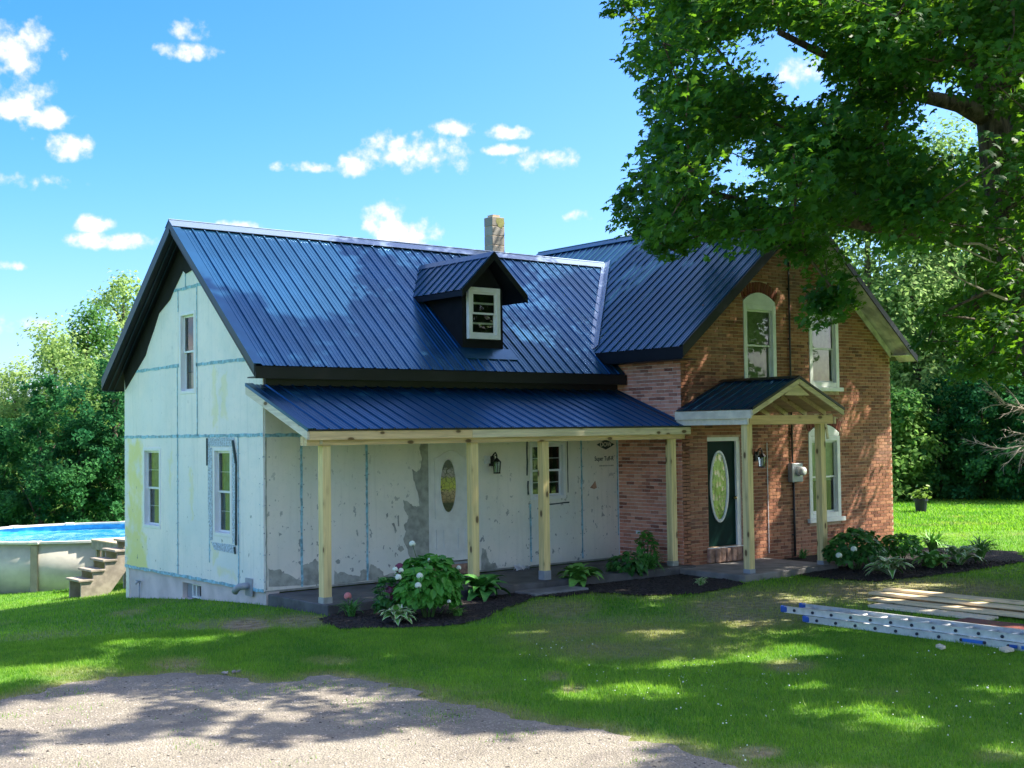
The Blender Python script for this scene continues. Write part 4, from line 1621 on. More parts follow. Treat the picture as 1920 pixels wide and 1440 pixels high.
mb.box((.003, -.05, 3.405), (7.62, -.012, ZEW - .165))  # black strip on the wall below the soffit: eave shade painted black
mb.build('soffit', MATS['black_trim'], wr)
# rafter lines on the dark gable soffit
mb = MB()
for off in (.09, .20):
    mb.obox((X0W + off, WY + OY - .05, ZEW - .195), (.02, 0, 0), (0, RY - WY - OY + .05, ZR - ZEW - .02), (0, 0, .02))
mb.build('soffit_rib', MATS['rake_trim'], wr)
# valley flashings
mb = MB()
p0, p1 = np.array([7.31, .29, ZEB + .07]), np.array([XE + .02, RY, ZR + .03])
d = p1 - p0
mb.add([p0 + (-.12, .0, .012 - .0), p1 + (-.12, 0, .012), p1 + (0, 0, .022), p0 + (0, 0, .022)], [(0, 3, 2, 1)])
mb.add([p0 + (0, 0, .022), p1 + (0, 0, .022), p1 + (.11, -.02, .11), p0 + (.11, -.02, .11)], [(0, 3, 2, 1)])
mb.tube([p0 + (0, 0, .028), p1 + (0, 0, .028)], .014, 6)
mb.build('valley_flashing', MATS['cap_metal'], wr)

# brick house roof
YF, YB = -2.15, 6.14
bl = math.hypot(1, SLB)
bV, bN = np.array([1, 0, SLB]) / bl, np.array([-SLB, 0, 1]) / bl
XR2 = 2 * XRB - XEB
mb = MB()
slope_slab(mb, [(XEB + .02, .32, ZEB - .01), (XEB + .02, YF + .01, ZEB - .01), (XRB, YF + .01, ZRB - .03), (XRB, .32, ZRB - .03)], .14)
slope_slab(mb, [(XEB + 2.9, .32, ZEB + 2.9 * SLB - .03), (XRB, .32, ZRB - .03), (XRB, YB, ZRB - .03), (XEB + 2.9, YB, ZEB + 2.9 * SLB - .03)], .14)
brf = mb.build('brick_house_roof', MATS['black_trim'], house)
mb = MB()
slope_slab(mb, [(XRB, YF + .01, ZRB - .03), (XR2 - .02, YF + .01, ZEB - .01), (XR2 - .02, YB, ZEB - .01), (XRB, YB, ZRB - .03)], .05)
mb.build('roof_deck', MATS['black_trim'], brf)
ival = lambda y: 0.0 if y < .28 else ((7.33 + (y - .31) / .9217) - XEB) * bl if y < RY else (XE - XEB - (y - RY) / .9217) * bl if y < 2 * RY - .3 else 0.0
panels(np.array([XEB, 0, ZEB]), (0, 1, 0), bV, bN, YF + .05, YB, ival, lambda y: (XRB - XEB) * bl - .01, .2312, RM, brf, flip=True)
panels(np.array([XR2, 0, ZEB]), (0, 1, 0), np.array([-1, 0, SLB]) / bl, np.array([SLB, 0, 1]) / bl, YF + .05, YB, lambda y: 0, lambda y: (XRB - XEB) * bl - .01, .2312, RM, brf, True)
mb = MB()
for s in (-1, 1):
    mb.obox((XRB, YF - .01, ZRB + .045), (0, YB - YF, 0), (s * .15, 0, -.15 * SLB), (0, 0, .008))
mb.tube([(XRB, YF - .01, ZRB + .05), (XRB, YB, ZRB + .05)], .016, 6)
mb.build('ridge_cap', RM, brf)
mb = MB()
mb.obox((XEB - .01, YF - .02, ZEB - .20), (XRB - XEB + .01, 0, ZRB - ZEB), (0, .024, 0), (0, 0, .225))
mb.obox((XR2 + .01, YF - .02, ZEB - .12), (XRB - XR2 - .01, 0, ZRB - ZEB), (0, .024, 0), (0, 0, .145))
mb.build('rake_fascia', MATS['black_trim'], brf)
mb = MB()
mb.box((XEB - .014, YF, ZEB - .22), (XEB + .008, .30, ZEB - .012))
mb.box((XEB + .0, YF + .03, ZEB - .235), (WX + .02, -.02, ZEB - .215))
mb.box((WX - .06, -D_ - .012, 3.985), (WX - .012, .02, 4.12))
mb.build('eave_fascia', MATS['black_trim'], brf)
# weathered soffit boards under the right rake, white strip along the left rake
sl = np.array([1, 0, -SLB]) / bl
mb = MB()
for k in range(3):
    y0_ = YF + .015 + k * .143
    mb.obox((XRB + .02, y0_, ZRB - .125), (XR2 - XRB - .04, 0, -(XR2 - XRB - .04) * SLB), (0, .139, 0), (0, 0, .018))
sf = mb.build('soffit_boards', MATS['old_white_wood'], brf)
mb = MB()
mb.obox((XB1 + .012, YF + .02, zb(XB1) - .26), (XR2 - XB1 - .06, 0, -.0), (0, .42, 0), (0, 0, .02))
mb.obox((XRB + .3, -D_ - .035, zb(XRB + .3) - .29), (XB1 - XRB - .3, 0, -(XB1 - XRB - .3) * SLB), (0, .022, 0), (0, 0, .155))
mb.build('soffit_return', MATS['old_white_wood'], brf)
mb = MB()
mb.obox((WX + .01, -D_ - .035, zb(WX + .01) - .30), (XRB - .25 - WX, 0, (XRB - .25 - WX) * SLB), (0, .022, 0), (0, 0, .075))
mb.build('frieze_strip', MATS['old_white_wood'], brf)
mb = MB()
mb.obox((XEB + .03, YF + .015, ZEB - .17), (XRB - XEB - .03, 0, (XRB - XEB - .03) * SLB), (0, .42, 0), (0, 0, .012))
mb.build('soffit', MATS['black_trim'], brf)

# ---- chimney of concrete blocks
chy0 = 2.90
chx0 = hY(923, 440, chy0)[0]
chx1, CHD = chx0 + .33, .28
base = empty('chimney', (6.8, 3.1, 5.9))
base.parent = house
zt = hY(928, 406, chy0)[2]
z = zt
k = 0
while z > 5.6:
    mb = MB()
    e = br.uniform(0, .006)
    for s in ([0] if k % 2 else [0, 1]):
        pass
    mb.box((chx0 + e, chy0, z - .192), (chx1 + e, chy0 + CHD, z - .004))
    mb.build('chimney_block', MATS['chimney_block'], base, bevel=.008)
    z -= .2
    k += 1
mb = MB()
mb.box((chx0 + .01, chy0 + .006, 5.6), (chx1 - .006, chy0 + CHD - .006, zt - .02))
mb.build('mortar_core', MATS['mortar_front'], base)
mb = MB()
mb.box((chx0 + .06, chy0 + .05, zt - .01), (chx1 - .08, chy0 + CHD - .05, zt + .05))
mb.build('flue', MATS['flue_clay'], base)
mb = MB()
mb.add([(chx0 + .12, chy0 - .003, zt - .02), (chx0 + .30, chy0 - .003, zt - .02), (chx0 + .34, chy0 - .003, zt - .12), (chx0 + .25, chy0 - .003, zt - .24), (chx0 + .16, chy0 - .003, zt - .20), (chx0 + .10, chy0 - .003, zt - .10)], [(5, 4, 3, 2, 1, 0)])
mb.build('lichen_patch', MATS['lichen'], base)

# ---- dormer
YD = .16
dl = (4.03, 4.95)
dz0, dze, dza = zw(YD) - .02, 5.20, 5.83
dxm = (dl[0] + dl[1]) / 2 + .04
mb = MB()
yb_l = lambda z: (z - ZEW) / SLW - OY          # where a level line meets the roof
# front face with cheeks
mb.add([(dl[0], YD, dz0), (dl[1], YD, dz0), (dl[1], YD, dze), (dxm, YD, dza - .06), (dl[0], YD, dze)], [(0, 1, 2, 3, 4)])
for x in dl:
    f_ = (0, 1, 2) if x == dl[0] else (2, 1, 0)
    mb.add([(x, YD, dz0), (x, YD, dze), (x, yb_l(dze) + .1, dze)], [f_[::-1]])
dm = mb.build('dormer', MATS['black_wrap'], house)
window(Frame((0, YD - .10, 0), (1, 0, 0), (0, -1, 0)), (4.11, 4.83, 4.30, 5.23), name='dormer_window', trim=.085, pane_bg=None, grid=1, mun=.018, w=-.01, frame_mat='white_paint', depth=.09)
rxl, rxr = 3.80, 5.30
ydf = YD - .30
zel = dza - (dxm - rxl) * ((dza - 5.13) / (dxm - rxl))
sd = (dza - zel) / (dxm - rxl)
sll = math.hypot(1, sd)
for (xe, sg) in ((rxl, 1), (rxr, -1)):
    run = abs(dxm - xe)
    V_ = np.array([sg, 0, sd]) / sll
    N_ = np.array([-sg * sd, 0, 1]) / sll
    zee = dza - run * sd
    O_ = np.array([xe, 0, zee])
    Lh = run * sll
    lo = lambda y: max(0.0, ((ZEW + SLW * (y + OY)) - zee) / sd * sll - .02)
    panels(O_ + np.array([0, 0, .012]), (0, 1, 0), V_, N_, ydf, yb_l(dza) + .02, lo, lambda y: Lh, .2312, RM, dm, flip=(sg > 0))
    mb = MB()
    vs = [(xe + .01 * sg, ydf + .01, zee), (dxm, ydf + .01, dza), (dxm, yb_l(dza) + .05, dza), (xe + .01 * sg, yb_l(zee) + .05, zee)]
    slope_slab(mb, vs if sg < 0 else vs[::-1], .10)
    mb.obox((xe, ydf - .012, zee - .12), ((dxm - xe), 0, dza - zee), (0, .022, 0), (0, 0, .135))
    mb.build('dormer_soffit', MATS['black_trim'], dm)
mb = MB()
for s in (-1, 1):
    mb.obox((dxm, ydf - .012, dza + .035), (0, yb_l(dza) - ydf, 0), (s * .11, 0, -.11 * sd), (0, 0, .008))
mb.build('ridge_cap', RM, dm)
mb = MB()
mb.obox((dl[0] - .12, YD - .24, zw(YD - .24) + .024), (dl[1] - dl[0] + .28, 0, 0), (0, .24, .24 * SLW), (0, 0, .008))
mb.build('apron_flashing', RM, dm)

# ---- porch
porch = cut = None
mb = MB()
mb.box((-.02, -1.93, -.12), (WX + .1, -.125, .15))
porch = mb.build('porch', MATS['slab_paint'], house, bevel=.012)
tag(porch, 'long porch with a dark painted slab')
PZT, PYB, PZB = 3.42, -1.903, 2.705
ps = (PZT - PZB) / -PYB
pl_ = math.hypot(1, ps)
PX0, PX1 = -.32, WX + .02
mb = MB()
panels(np.array([0, PYB - .03, PZB - .03 * ps]), (1, 0, 0), np.array([0, 1, ps]) / pl_, np.array([0, -ps, 1]) / pl_, PX0 + .09, PX1 - .02, lambda x: 0, lambda x: 1.93 * pl_, .2295, RM, porch)
mb = MB()
slope_slab(mb, [(PX0 + .03, PYB + .03, PZB - .012), (PX1 - .04, PYB + .03, PZB - .012), (PX1 - .04, -.03, PZT - .03), (PX0 + .03, -.03, PZT - .03)], .018)
mb.build('roof_sheathing', MATS['rafter_wood'], porch)
mb = MB()
mb.obox((PX0 - .01, PYB - .032, PZB + .012 - .03 * ps), (.11, 0, 0), (0, 1.93, 1.93 * ps), (0, 0, .008))
mb.obox((PX0 - .012, PYB - .032, PZB - .03 - .03 * ps), (.006, 0, 0), (0, 1.93, 1.93 * ps), (0, 0, .05))
mb.build('rake_trim', RM, porch)
mb = MB()
mb.box((PX0, PYB - .034, PZB - .035), (PX1, PYB - .028, PZB - .008))
mb.build('drip_edge', MATS['black_trim'], porch)
mb = MB()
mb.obox((PX0 - .004, PYB - .0, PZB - .155), (.038, 0, 0), (0, 1.90, 1.90 * ps), (0, 0, .125))
mb.build('rake_board', MATS['trim_pale'], porch)
xm = hY(886, 808, -1.92)[0]
mb = MB()
mb.box((PX0 + .036, PYB - .02, PZB - .165), (xm - .002, PYB + .018, PZB - .037))
mb.build('fascia_board', MATS['beam_wood'], porch)
mb = MB()
mb.box((xm + .001, PYB - .021, PZB - .163), (PX1, PYB + .017, PZB - .037))
mb.build('fascia_board', MATS['beam_pale'], porch)
mb = MB()
mb.box((PX0 + .05, -1.80, 2.46), (PX1 - .03, -1.71, 2.60))
mb.build('beam', MATS['beam_wood'], porch)
mb = MB()
mb.box((PX0 + .05, -1.70, 2.46), (PX1 - .03, -1.61, 2.60))
mb.build('beam', MATS['beam_wood'], porch)
mb = MB()
mb.box((-.06, -1.82, 2.48), (-.02, -1.60, 2.68))
mb.build('beam_end', MATS['trim_pale'], porch)
for q in range(14):
    x = .1 + q * .575
    mb = MB()
    mb.obox((x, -1.86, PZB - .15 + .02), (.04, 0, 0), (0, 1.83, 1.83 * ps), (0, 0, .10))
    mb.build('rafter', MATS['rafter_wood'], porch)
for i, x in enumerate((.087, 2.82, 4.312, 7.375)):
    mb = MB()
    mb.box((x - .07, -1.755, .155), (x + .07, -1.615, 2.458))
    po = mb.build('post', MATS['post_wood'], porch, bevel=.006)
    if i in (0, 2, 3):
        mb = MB()
        mb.box((x - .075, -1.76, .150), (x + .075, -1.61, .30 if i == 2 else .24))
        mb.build('post_base', MATS['pipe_gray'] if i == 2 else MATS['bare_gray'], po)
mb = MB()
mb.box((3.45, -2.46, -.1), (4.60, -1.935, .055))
mb.build('porch_step', MATS['step_concrete'], porch, bevel=.012)

# ---- entrance portico
mb = MB()
mb.box((7.30, -3.46, -.06), (9.90, -D_ - .012, .115))
pt = mb.build('portico', MATS['portico_concrete'], house, bevel=.012)
tag(pt, 'small gabled portico on two posts over the green door')
qx0, qx1, qxm, qye, qza, qyf = 7.44, 10.02, 8.73, 2.965, 3.53, -3.56
qs = (qza - qye) / (qxm - qx0)
ql = math.hypot(1, qs)
for (xe, sg) in ((qx0, 1), (qx1, -1)):
    V_ = np.array([sg, 0, qs]) / ql
    N_ = np.array([-sg * qs, 0, 1]) / ql
    panels(np.array([xe, 0, qye]), (0, 1, 0), V_, N_, qyf, -D_ - .015, lambda y: 0, lambda y: abs(qxm - xe) * ql, .2312, RM, pt, flip=(sg > 0))
    mb = MB()
    vs = [(xe + .02 * sg, qyf + .03, qye - .012), (qxm, qyf + .03, qza - .02), (qxm, -D_ - .02, qza - .02), (xe + .02 * sg, -D_ - .02, qye - .012)]
    slope_slab(mb, vs if sg < 0 else vs[::-1], .018)
    mb.build('roof_sheathing', MATS['rafter_wood'], pt)
    mb = MB()
    mb.obox((xe + .01 * sg, qyf - .012, qye - .112), (qxm - xe - .012 * sg, 0, qza - qye), (0, .034, 0), (0, 0, .098))
    mb.build('rake_board', MATS['beam_pale'], pt)
    mb = MB()
    mb.obox((xe, qyf - .03, qye - .015), (qxm - xe, 0, qza - qye), (0, .02, 0), (0, 0, .045))
    mb.build('rake_trim', MATS['black_trim'], pt)
    for y in (-3.2, -2.75, -2.3, -1.85):
        mb = MB()
        mb.obox((xe + .05 * sg, y, qye - .125), (qxm - xe - .07 * sg, 0, (qza - qye) * .96), (0, .04, 0), (0, 0, .095))
        mb.build('rafter', MATS['rafter_wood'], pt)
mb = MB()
for s in (-1, 1):
    mb.obox((qxm, qyf - .02, qza + .03), (0, -D_ - .015 - qyf, 0), (s * .11, 0, -.11 * qs), (0, 0, .008))
mb.build('ridge_cap', MATS['black_trim'], pt)
mb = MB()
mb.box((qx0 + .01, qyf + .03, qye - .16), (qx0 + .048, -D_ - .02, qye - .015))
mb.build('fascia_board', MATS['gate_white'], pt)
mb = MB()
mb.box((qx0 + .05, -3.42, 2.70), (qx0 + .09, -D_ - .02, 2.81))
mb.build('side_beam', MATS['gate_white'], pt)
mb = MB()
mb.box((qx1 - .09, -3.42, 2.70), (qx1 - .05, -D_ - .02, 2.83))
mb.build('side_beam', MATS['beam_pale'], pt)
mb = MB()
mb.box((7.55, -3.40, 2.70), (9.90, -3.36, 2.86))
mb.build('cross_beam', MATS['beam_wood'], pt)
mb = MB()
mb.box((7.50, -3.415, 2.715), (7.548, -3.355, 2.85))
mb.build('beam_end', MATS['maroon_sheet'], pt)
mb = MB()
qa = .42
FQ = Frame((0, qyf + .06, 0), (1, 0, 0), (0, -1, 0))
FQ.poly(mb, [(qxm - .36, qza - .10 - .36 * qs - .06), (qxm + .36, qza - .10 - .36 * qs - .06), (qxm, qza - .11)], 0, .02)
mb.build('gable_gusset', MATS['beam_pale'], pt)
for x in (7.62, 9.66):
    mb = MB()
    mb.box((x - .07, -3.355, .12), (x + .07, -3.215, 2.845 if x > 9 else 2.72))
    po = mb.build('post', MATS['post_wood'], pt, bevel=.006)
    mb = MB()
    mb.box((x - .074, -3.359, .117), (x + .074, -3.211, .19))
    mb.build('post_base', MATS['pipe_gray'], po)
mb = MB()
mb.bar((9.72, -3.37, 2.72), (9.78, -3.37, 2.42), .05, .02, (0, 1, 0))
mb.build('scrap_tie', MATS['beam_pale'], pt)


# ---- wall lamps and meter: things fixed on the walls
def wall_lamp(fr, u, v, label, block=True):
    r_ = empty('wall_lamp', tuple(fr.p(u, v, 0)), label, 'wall lamp', 'black carriage lamps beside the doors')
    if block:
        mb = MB()
        fr.box(mb, u - .16, u - .05, v - .01, v + .13, .024, .06)
        mb.build('mounting_block', MATS['trash_white'], r_)
    mb = MB()
    fr.box(mb, u - .055, u + .055, v - .06, v + .12, .022, .05)
    mb.tube([fr.p(u, v + .05, .045), fr.p(u, v + .15, .08), fr.p(u + .01, v + .185, .13), fr.p(u + .01, v + .14, .165), fr.p(u + .01, v + .06, .165)], .013, 8)
    mb.tube([fr.p(u - .05, v + .08, .05), fr.p(u - .03, v + .15, .12), fr.p(u + .01, v + .12, .165)], .008, 6)
    mb.build('bracket', MATS['black_iron'], r_)
    c = fr.p(u + .01, v, .165)
    mb = MB()
    for (ra, rb, za, zb_) in [(.03, .085, .075, .02), (.012, .03, .095, .075)]:
        vs = []
        for k in range(6):
            a = math.pi / 3 * k
            vs += [c + (rb * math.cos(a), rb * math.sin(a), zb_), c + (ra * math.cos(a), ra * math.sin(a), za)]
        mb.add(vs, [(2 * k, 2 * ((k + 1) % 6), 2 * ((k + 1) % 6) + 1, 2 * k + 1) for k in range(6)])
    for k in range(6):
        a = math.pi / 3 * k
        mb.tube([c + (.078 * math.cos(a), .078 * math.sin(a), .02), c + (.058 * math.cos(a), .058 * math.sin(a), -.17)], .006, 4)
    mb.tube([c + (0, 0, -.165), c + (0, 0, -.19)], .066, 6)
    mb.build('lantern_cage', MATS['black_iron'], r_)
    mb = MB()
    mb.tube([c + (0, 0, -.16), c + (0, 0, -.05)], .018, 8)
    mb.ball(c + np.array([0, 0, -.03]), .028, 8, 6)
    mb.build('bulb', MATS['trash_white'], r_, True)
    mb = MB()
    vs = []
    for k in range(6):
        a = math.pi / 3 * k
        vs += [c + (.055 * math.cos(a), .055 * math.sin(a), -.165), c + (.073 * math.cos(a), .073 * math.sin(a), .018)]
    mb.add(vs, [(2 * k, 2 * ((k + 1) % 6), 2 * ((k + 1) % 6) + 1, 2 * k + 1) for k in range(6)])
    mb.build('lantern_glass', MATS['glass'], r_)


c = hY(920, 872, 0)
wall_lamp(FF, c[0], c[2] + .04, 'black carriage lamp on the white wall right of the white door')
c = hY(1416, 862, -D_)
wall_lamp(FB, c[0], c[2] + .04, 'black carriage lamp on the brick wall right of the green door', False)
em = empty('electric_meter', (10.83, -D_, 1.75), 'grey electric meter with round glass dial fixed on the brick wall', 'electric meter')
mb = MB()
mb.box((10.64, -D_ - .13, 1.555), (10.98, -D_ - .012, 1.93))
mb.build('meter_box', MATS['meter_gray'], em, bevel=.012)
mb = MB()
mb.tube([(10.86, -D_ - .125, 1.77), (10.86, -D_ - .19, 1.77)], .098, 18)
mb.build('meter_ring', MATS['aluminium'], em)
mb = MB()
mb.tube([(10.86, -D_ - .19, 1.77), (10.86, -D_ - .25, 1.77), (10.86, -D_ - .265, 1.77)], [.085, .085, .06], 18)
mb.build('meter_dial', MATS['lamp_glass'], em, True)
# walls on the far sides close the house
cut_plate('rear_wall', Frame((WX + 1, WY, 0), (-1, 0, 0), (0, 1, 0)), 0, WX + 1, -.9, 3.6, -.15, 0, MATS['porch_foam'], house)
cut_plate('brick_wall', Frame((BXR, -D_, 0), (0, 1, 0), (1, 0, 0)), .002, 7.4, -.3, 4.1, -.15, 0, MATS['brick_front'], house)
cut_plate('brick_wall', Frame((BXR, 5.7, 0), (-1, 0, 0), (0, 1, 0)), 0, BXR - WX, -.9, 4.1, -.15, -.002, MATS['brick_front'], house)

# ================================================================== POOL AND STEPS
pc = hD(158, 900, 33.2)
PCX, PCY, PR_, PZR, PZG = pc[0], pc[1], 3.35, .185, -.98
pool = empty('above_ground_pool', (PCX, PCY, PZG), 'round above-ground pool with beige wall and bright blue water behind the house', 'pool')


def ring(mb, r0, r1, z0, z1, n=64, a0=0, a1=2 * math.pi):
    vs, fs = [], []
    full = abs(a1 - a0 - 2 * math.pi) < 1e-6
    m_ = n if full else n + 1
    for i in range(m_):
        a = a0 + (a1 - a0) * i / n
        c, s = math.cos(a), math.sin(a)
        vs += [(PCX + r0 * c, PCY + r0 * s, z0), (PCX + r1 * c, PCY + r1 * s, z0), (PCX + r1 * c, PCY + r1 * s, z1), (PCX + r0 * c, PCY + r0 * s, z1)]
    for i in range(n):
        j = (i + 1) % m_
        for k in range(4):
            fs.append((4 * i + k, 4 * j + k, 4 * j + (k + 1) % 4, 4 * i + (k + 1) % 4)[::-1])
    mb.add(vs, fs)


NU = 14
ang0 = math.atan2(*(hD(75, 1050, 30.1)[1::-1] - np.array([PCY, PCX])))
for i in range(NU):
    a = ang0 + 2 * math.pi * i / NU
    a2 = a + 2 * math.pi / NU
    mb = MB()
    ring(mb, PR_ - .03, PR_, PZG - .1, PZR - .03, 8, a + .005, a2 - .005)
    mb.build('pool_panel', MATS['pool_wall'], pool, True)
    mb = MB()
    ring(mb, PR_ - .09, PR_ + .09, PZR - .02, PZR + .03, 8, a + .03, a2 - .03)
    mb.build('top_rail', MATS['pool_rail'], pool)
    c, s = math.cos(a), math.sin(a)
    mb = MB()
    mb.obox((PCX + (PR_ + .002) * c + .09 * s, PCY + (PR_ + .002) * s - .09 * c, PZG - .1), (.07 * c, .07 * s, 0), (-.18 * s, .18 * c, 0), (0, 0, PZR - PZG + .06))
    up_ = mb.build('upright', MATS['pool_upright'], pool, bevel=.02)
    mb = MB()
    mb.obox((PCX + (PR_ - .11) * c + .13 * s, PCY + (PR_ - .11) * s - .13 * c, PZR - .03), (.25 * c, .25 * s, 0), (-.26 * s, .26 * c, 0), (0, 0, .075))
    mb.build('rail_cap', MATS['pool_rail'], up_, bevel=.015)
mb = MB()
n = 64
mb.add([(PCX + (PR_ - .032) * math.cos(2 * math.pi * i / n), PCY + (PR_ - .032) * math.sin(2 * math.pi * i / n), PZR - .16) for i in range(n)], [tuple(range(n))])
mb.build('water', MATS['pool_water'], pool)
m, t, b, o = mat('pool_liner')
t.links.new(mixc(t, smooth(t, noise(t, pos(t), 4, 4), .4, .6), (.02, .30, .62), (.06, .42, .72)), b.inputs['Base Color'])
b.inputs['Roughness'].default_value = .4
mb = MB()
ring(mb, PR_ - .045, PR_ - .032, PZR - .4, PZR - .03)
mb.build('liner', m, pool)

# wooden deck and steps in front of the pool; local axis e runs up the flight, q away from the camera
e3 = np.array([1.0, 0.0, 0.0])
q3 = np.array([0.0, 1.0, 0.0])
s0 = hD(150, 1088, 26.0)
steps = empty('pool_steps', (s0[0], s0[1], -.62), 'weathered wooden steps and small deck at the side of the pool', 'steps')
zt0 = s0[2]
P0 = np.array([s0[0], s0[1], 0])
run, rise, wst = .255, .186, .74
for k in range(5):
    mb = MB()
    mb.obox(P0 + e3 * (run * k - .03) + np.array([0, 0, zt0 + rise * k - .045]), e3 * .31, q3 * wst, (0, 0, .045))
    mb.build('tread', MATS['gray_deck'], steps, bevel=.006)
for w_ in (.03, wst - .08):
    prof = []
    for k in range(5):
        prof += [(run * k + .03, zt0 + rise * (k - 1) - .047 if k else -1.0), (run * k + .03, zt0 + rise * k - .047)]
    prof += [(run * 5, zt0 + rise * 4 - .047), (run * 5, zt0 + rise * 2.6), (run * 1.2, -1.0)]
    n = len(prof)
    vs = [P0 + e3 * a_ + q3 * w_ + np.array([0, 0, z_]) for a_, z_ in prof] + [P0 + e3 * a_ + q3 * (w_ + .045) + np.array([0, 0, z_]) for a_, z_ in prof]
    tri = tessellate_polygon([[Vector((a_, z_, 0)) for a_, z_ in prof]])
    mb = MB()
    mb.add(vs, [tuple(t) for t in tri] + [tuple(n + i for i in t)[::-1] for t in tri] + [(i, n + i, n + (i + 1) % n, (i + 1) % n) for i in range(n)])
    mb.build('stringer', MATS['gray_deck'], steps)
zd = .29
dkf, dkn = hD(170, 1000, 29.4), hD(217, 1018, 26.9)
D0 = np.array([dkf[0], dkf[1], 0])
da = np.array([0, -1.0, 0])
DL = float(dkf[1] - dkn[1])
db = np.array([-da[1], da[0], 0])
for k in range(int(DL / .14)):
    mb = MB()
    mb.obox(D0 + da * (.14 * k) + np.array([0, 0, zd - .03]), db * 1.9, da * .133, (0, 0, .03))
    mb.build('deck_board', MATS['deck_boards'], steps)
mb = MB()
mb.obox(D0 + db * .02 + np.array([0, 0, zd - .22]), db * .04, da * (DL - .05), (0, 0, .185))
mb.build('rim_joist', MATS['gray_deck'], steps)
mb = MB()
mb.obox(D0 + da * (DL - .06) + db * .065 + np.array([0, 0, zd - .22]), db * 1.8, da * .04, (0, 0, .185))
mb.build('rim_joist', MATS['gray_deck'], steps)
for a_, w_ in ((.10, .08), (.45, .08), (1.0, .5), (1.7, .08), (DL - .12, .3), (DL - .12, 1.7), (.2, 1.7)):
    mb = MB()
    mb.obox(D0 + da * a_ + db * w_ + np.array([0, 0, -1.2]), da * .07, db * .07, (0, 0, 1.2 + zd - .225))
    mb.build('deck_post', MATS['gray_deck'], steps)

# ================================================================== LADDER AND LUMBER
lad = empty('extension_ladder', (4.6, -8.6, 0), 'aluminium extension ladder with blue end caps lying on the grass', 'ladder')
LX = 4.30
for sec, (xa, y0_, zb_, wid) in enumerate(((LX, -7.12, .012, .46), (LX + .035, -6.72, .105, .40))):
    mb = MB()
    for sx in (xa, xa + wid):
        mb.box((sx, y0_ - 5.2, zb_), (sx + .004, y0_, zb_ + .085))
        d = 1 if sx == xa else -1
        mb.box((sx, y0_ - 5.2, zb_ + .0805), (sx + d * .03, y0_, zb_ + .085))
        mb.box((sx, y0_ - 5.2, zb_), (sx + d * .03, y0_, zb_ + .0045))
        mb.box((sx - d * .010, y0_ - 5.2, zb_ + .0745), (sx - d * .0002, y0_, zb_ + .0848))
        mb.box((sx - d * .010, y0_ - 5.2, zb_ + .0002), (sx - d * .0002, y0_, zb_ + .010))
    fr_ = mb.build('ladder_section', MATS['aluminium'], lad)
    for k in range(17):
        y = y0_ - .17 - .305 * k
        mb = MB()
        mb.tube([(xa + .005, y, zb_ + .042), (xa + wid - .001, y, zb_ + .042)], .019, 8)
        mb.build('rung', MATS['aluminium'], fr_)
        mb = MB()
        mb.tube([(xa - .016, y, zb_ + .042), (xa - .0005, y, zb_ + .042)], .020, 8)
        mb.build('rung_end', MATS['dark_hole'], fr_)
    for sx in (xa, xa + wid):
        mb = MB()
        mb.box((sx - .014, y0_ - .04, zb_ - .002), (sx + .036, y0_ + .07, zb_ + .089))
        mb.build('end_cap', MATS['blue_plastic'], fr_, bevel=.012)
for y_, w_, mm in ((-9.42, .30, 'blue_print'), (-10.05, .10, 'blue_plastic'), (-10.2, .14, 'blue_print')):
    mb = MB()
    mb.box((LX - .0135, y_, .034), (LX - .0105, y_ - w_, .074))
    mb.build('sticker', MATS[mm], lad)

boards = [  # x, y_end, z, width(x), thick, length, mat, label
    (7.05, -6.40, .13, .19, .038, 5.6, 'board_wood', 'pale board on top of the lumber pile, farthest from the ladder'),
    (6.82, -6.30, .09, .20, .038, 5.6, 'board_wood', 'pale board in the lumber pile beside the topmost board, its end sticking out'),
    (6.45, -6.55, .05, .24, .038, 5.4, 'board_wood', 'wide pale board in the middle of the lumber pile'),
    (6.10, -6.80, .012, .30, .038, 1.9, 'board_white', 'short wide white board at the edge of the lumber pile next to the ladder'),
    (6.62, -6.62, .008, .30, .040, 5.4, 'board_white', 'pale board lying at the bottom of the lumber pile'),
    (7.05, -6.62, .050, .18, .038, 5.4, 'board_wood', 'pale board under the topmost board of the lumber pile'),
    (7.00, -6.55, .010, .22, .038, 5.4, 'board_wood', 'lowest board at the far edge of the lumber pile'),
]
for (x, y_, z_, w_, th, L_, mm, lab) in boards:
    mb = MB()
    sk = R.uniform(-.05, .05)
    mb.obox((x, y_, z_), (sk, -L_, 0), (w_, 0, 0), (0, 0, th))
    o = mb.build('board', MATS[mm], None, bevel=.004)
    tag(o, lab, 'board', 'boards of the lumber pile on the lawn')
mb = MB()
mb.obox((5.42, -8.45, .012), (.0, -3.0, 0), (.62, 0, .0), (0, 0, .03))
tag(mb.build('sheathing_panel', MATS['maroon_sheet']), 'flat dark red panel lying on the grass between ladder and lumber', 'panel')

# ================================================================== FLOWER POT, SCRAPS
fp = hZ(1727, 961)
pot = empty('flower_pot', tuple(fp), 'dark plastic flower pot with a leafy plant standing alone on the far lawn', 'flower pot')
mb = MB()
vs, fs = [], []
for i, (rr_, zz_) in enumerate([(.15, 0), (.20, .36), (.225, .36), (.225, .42), (.195, .42), (.19, .36)]):
    for k in range(16):
        a = 2 * math.pi * k / 16
        vs.append((fp[0] + rr_ * math.cos(a), fp[1] + rr_ * math.sin(a), zz_))
for i in range(5):
    for k in range(16):
        fs.append((i * 16 + k, i * 16 + (k + 1) % 16, (i + 1) * 16 + (k + 1) % 16, (i + 1) * 16 + k))
fs.append(tuple(range(16))[::-1])
fs.append(tuple(80 + k for k in range(16)))
mb.add(vs, fs)
mb.build('pot', MATS['pot_plastic'], pot)
c = hY(976, 1054, -.25)
mb = MB()
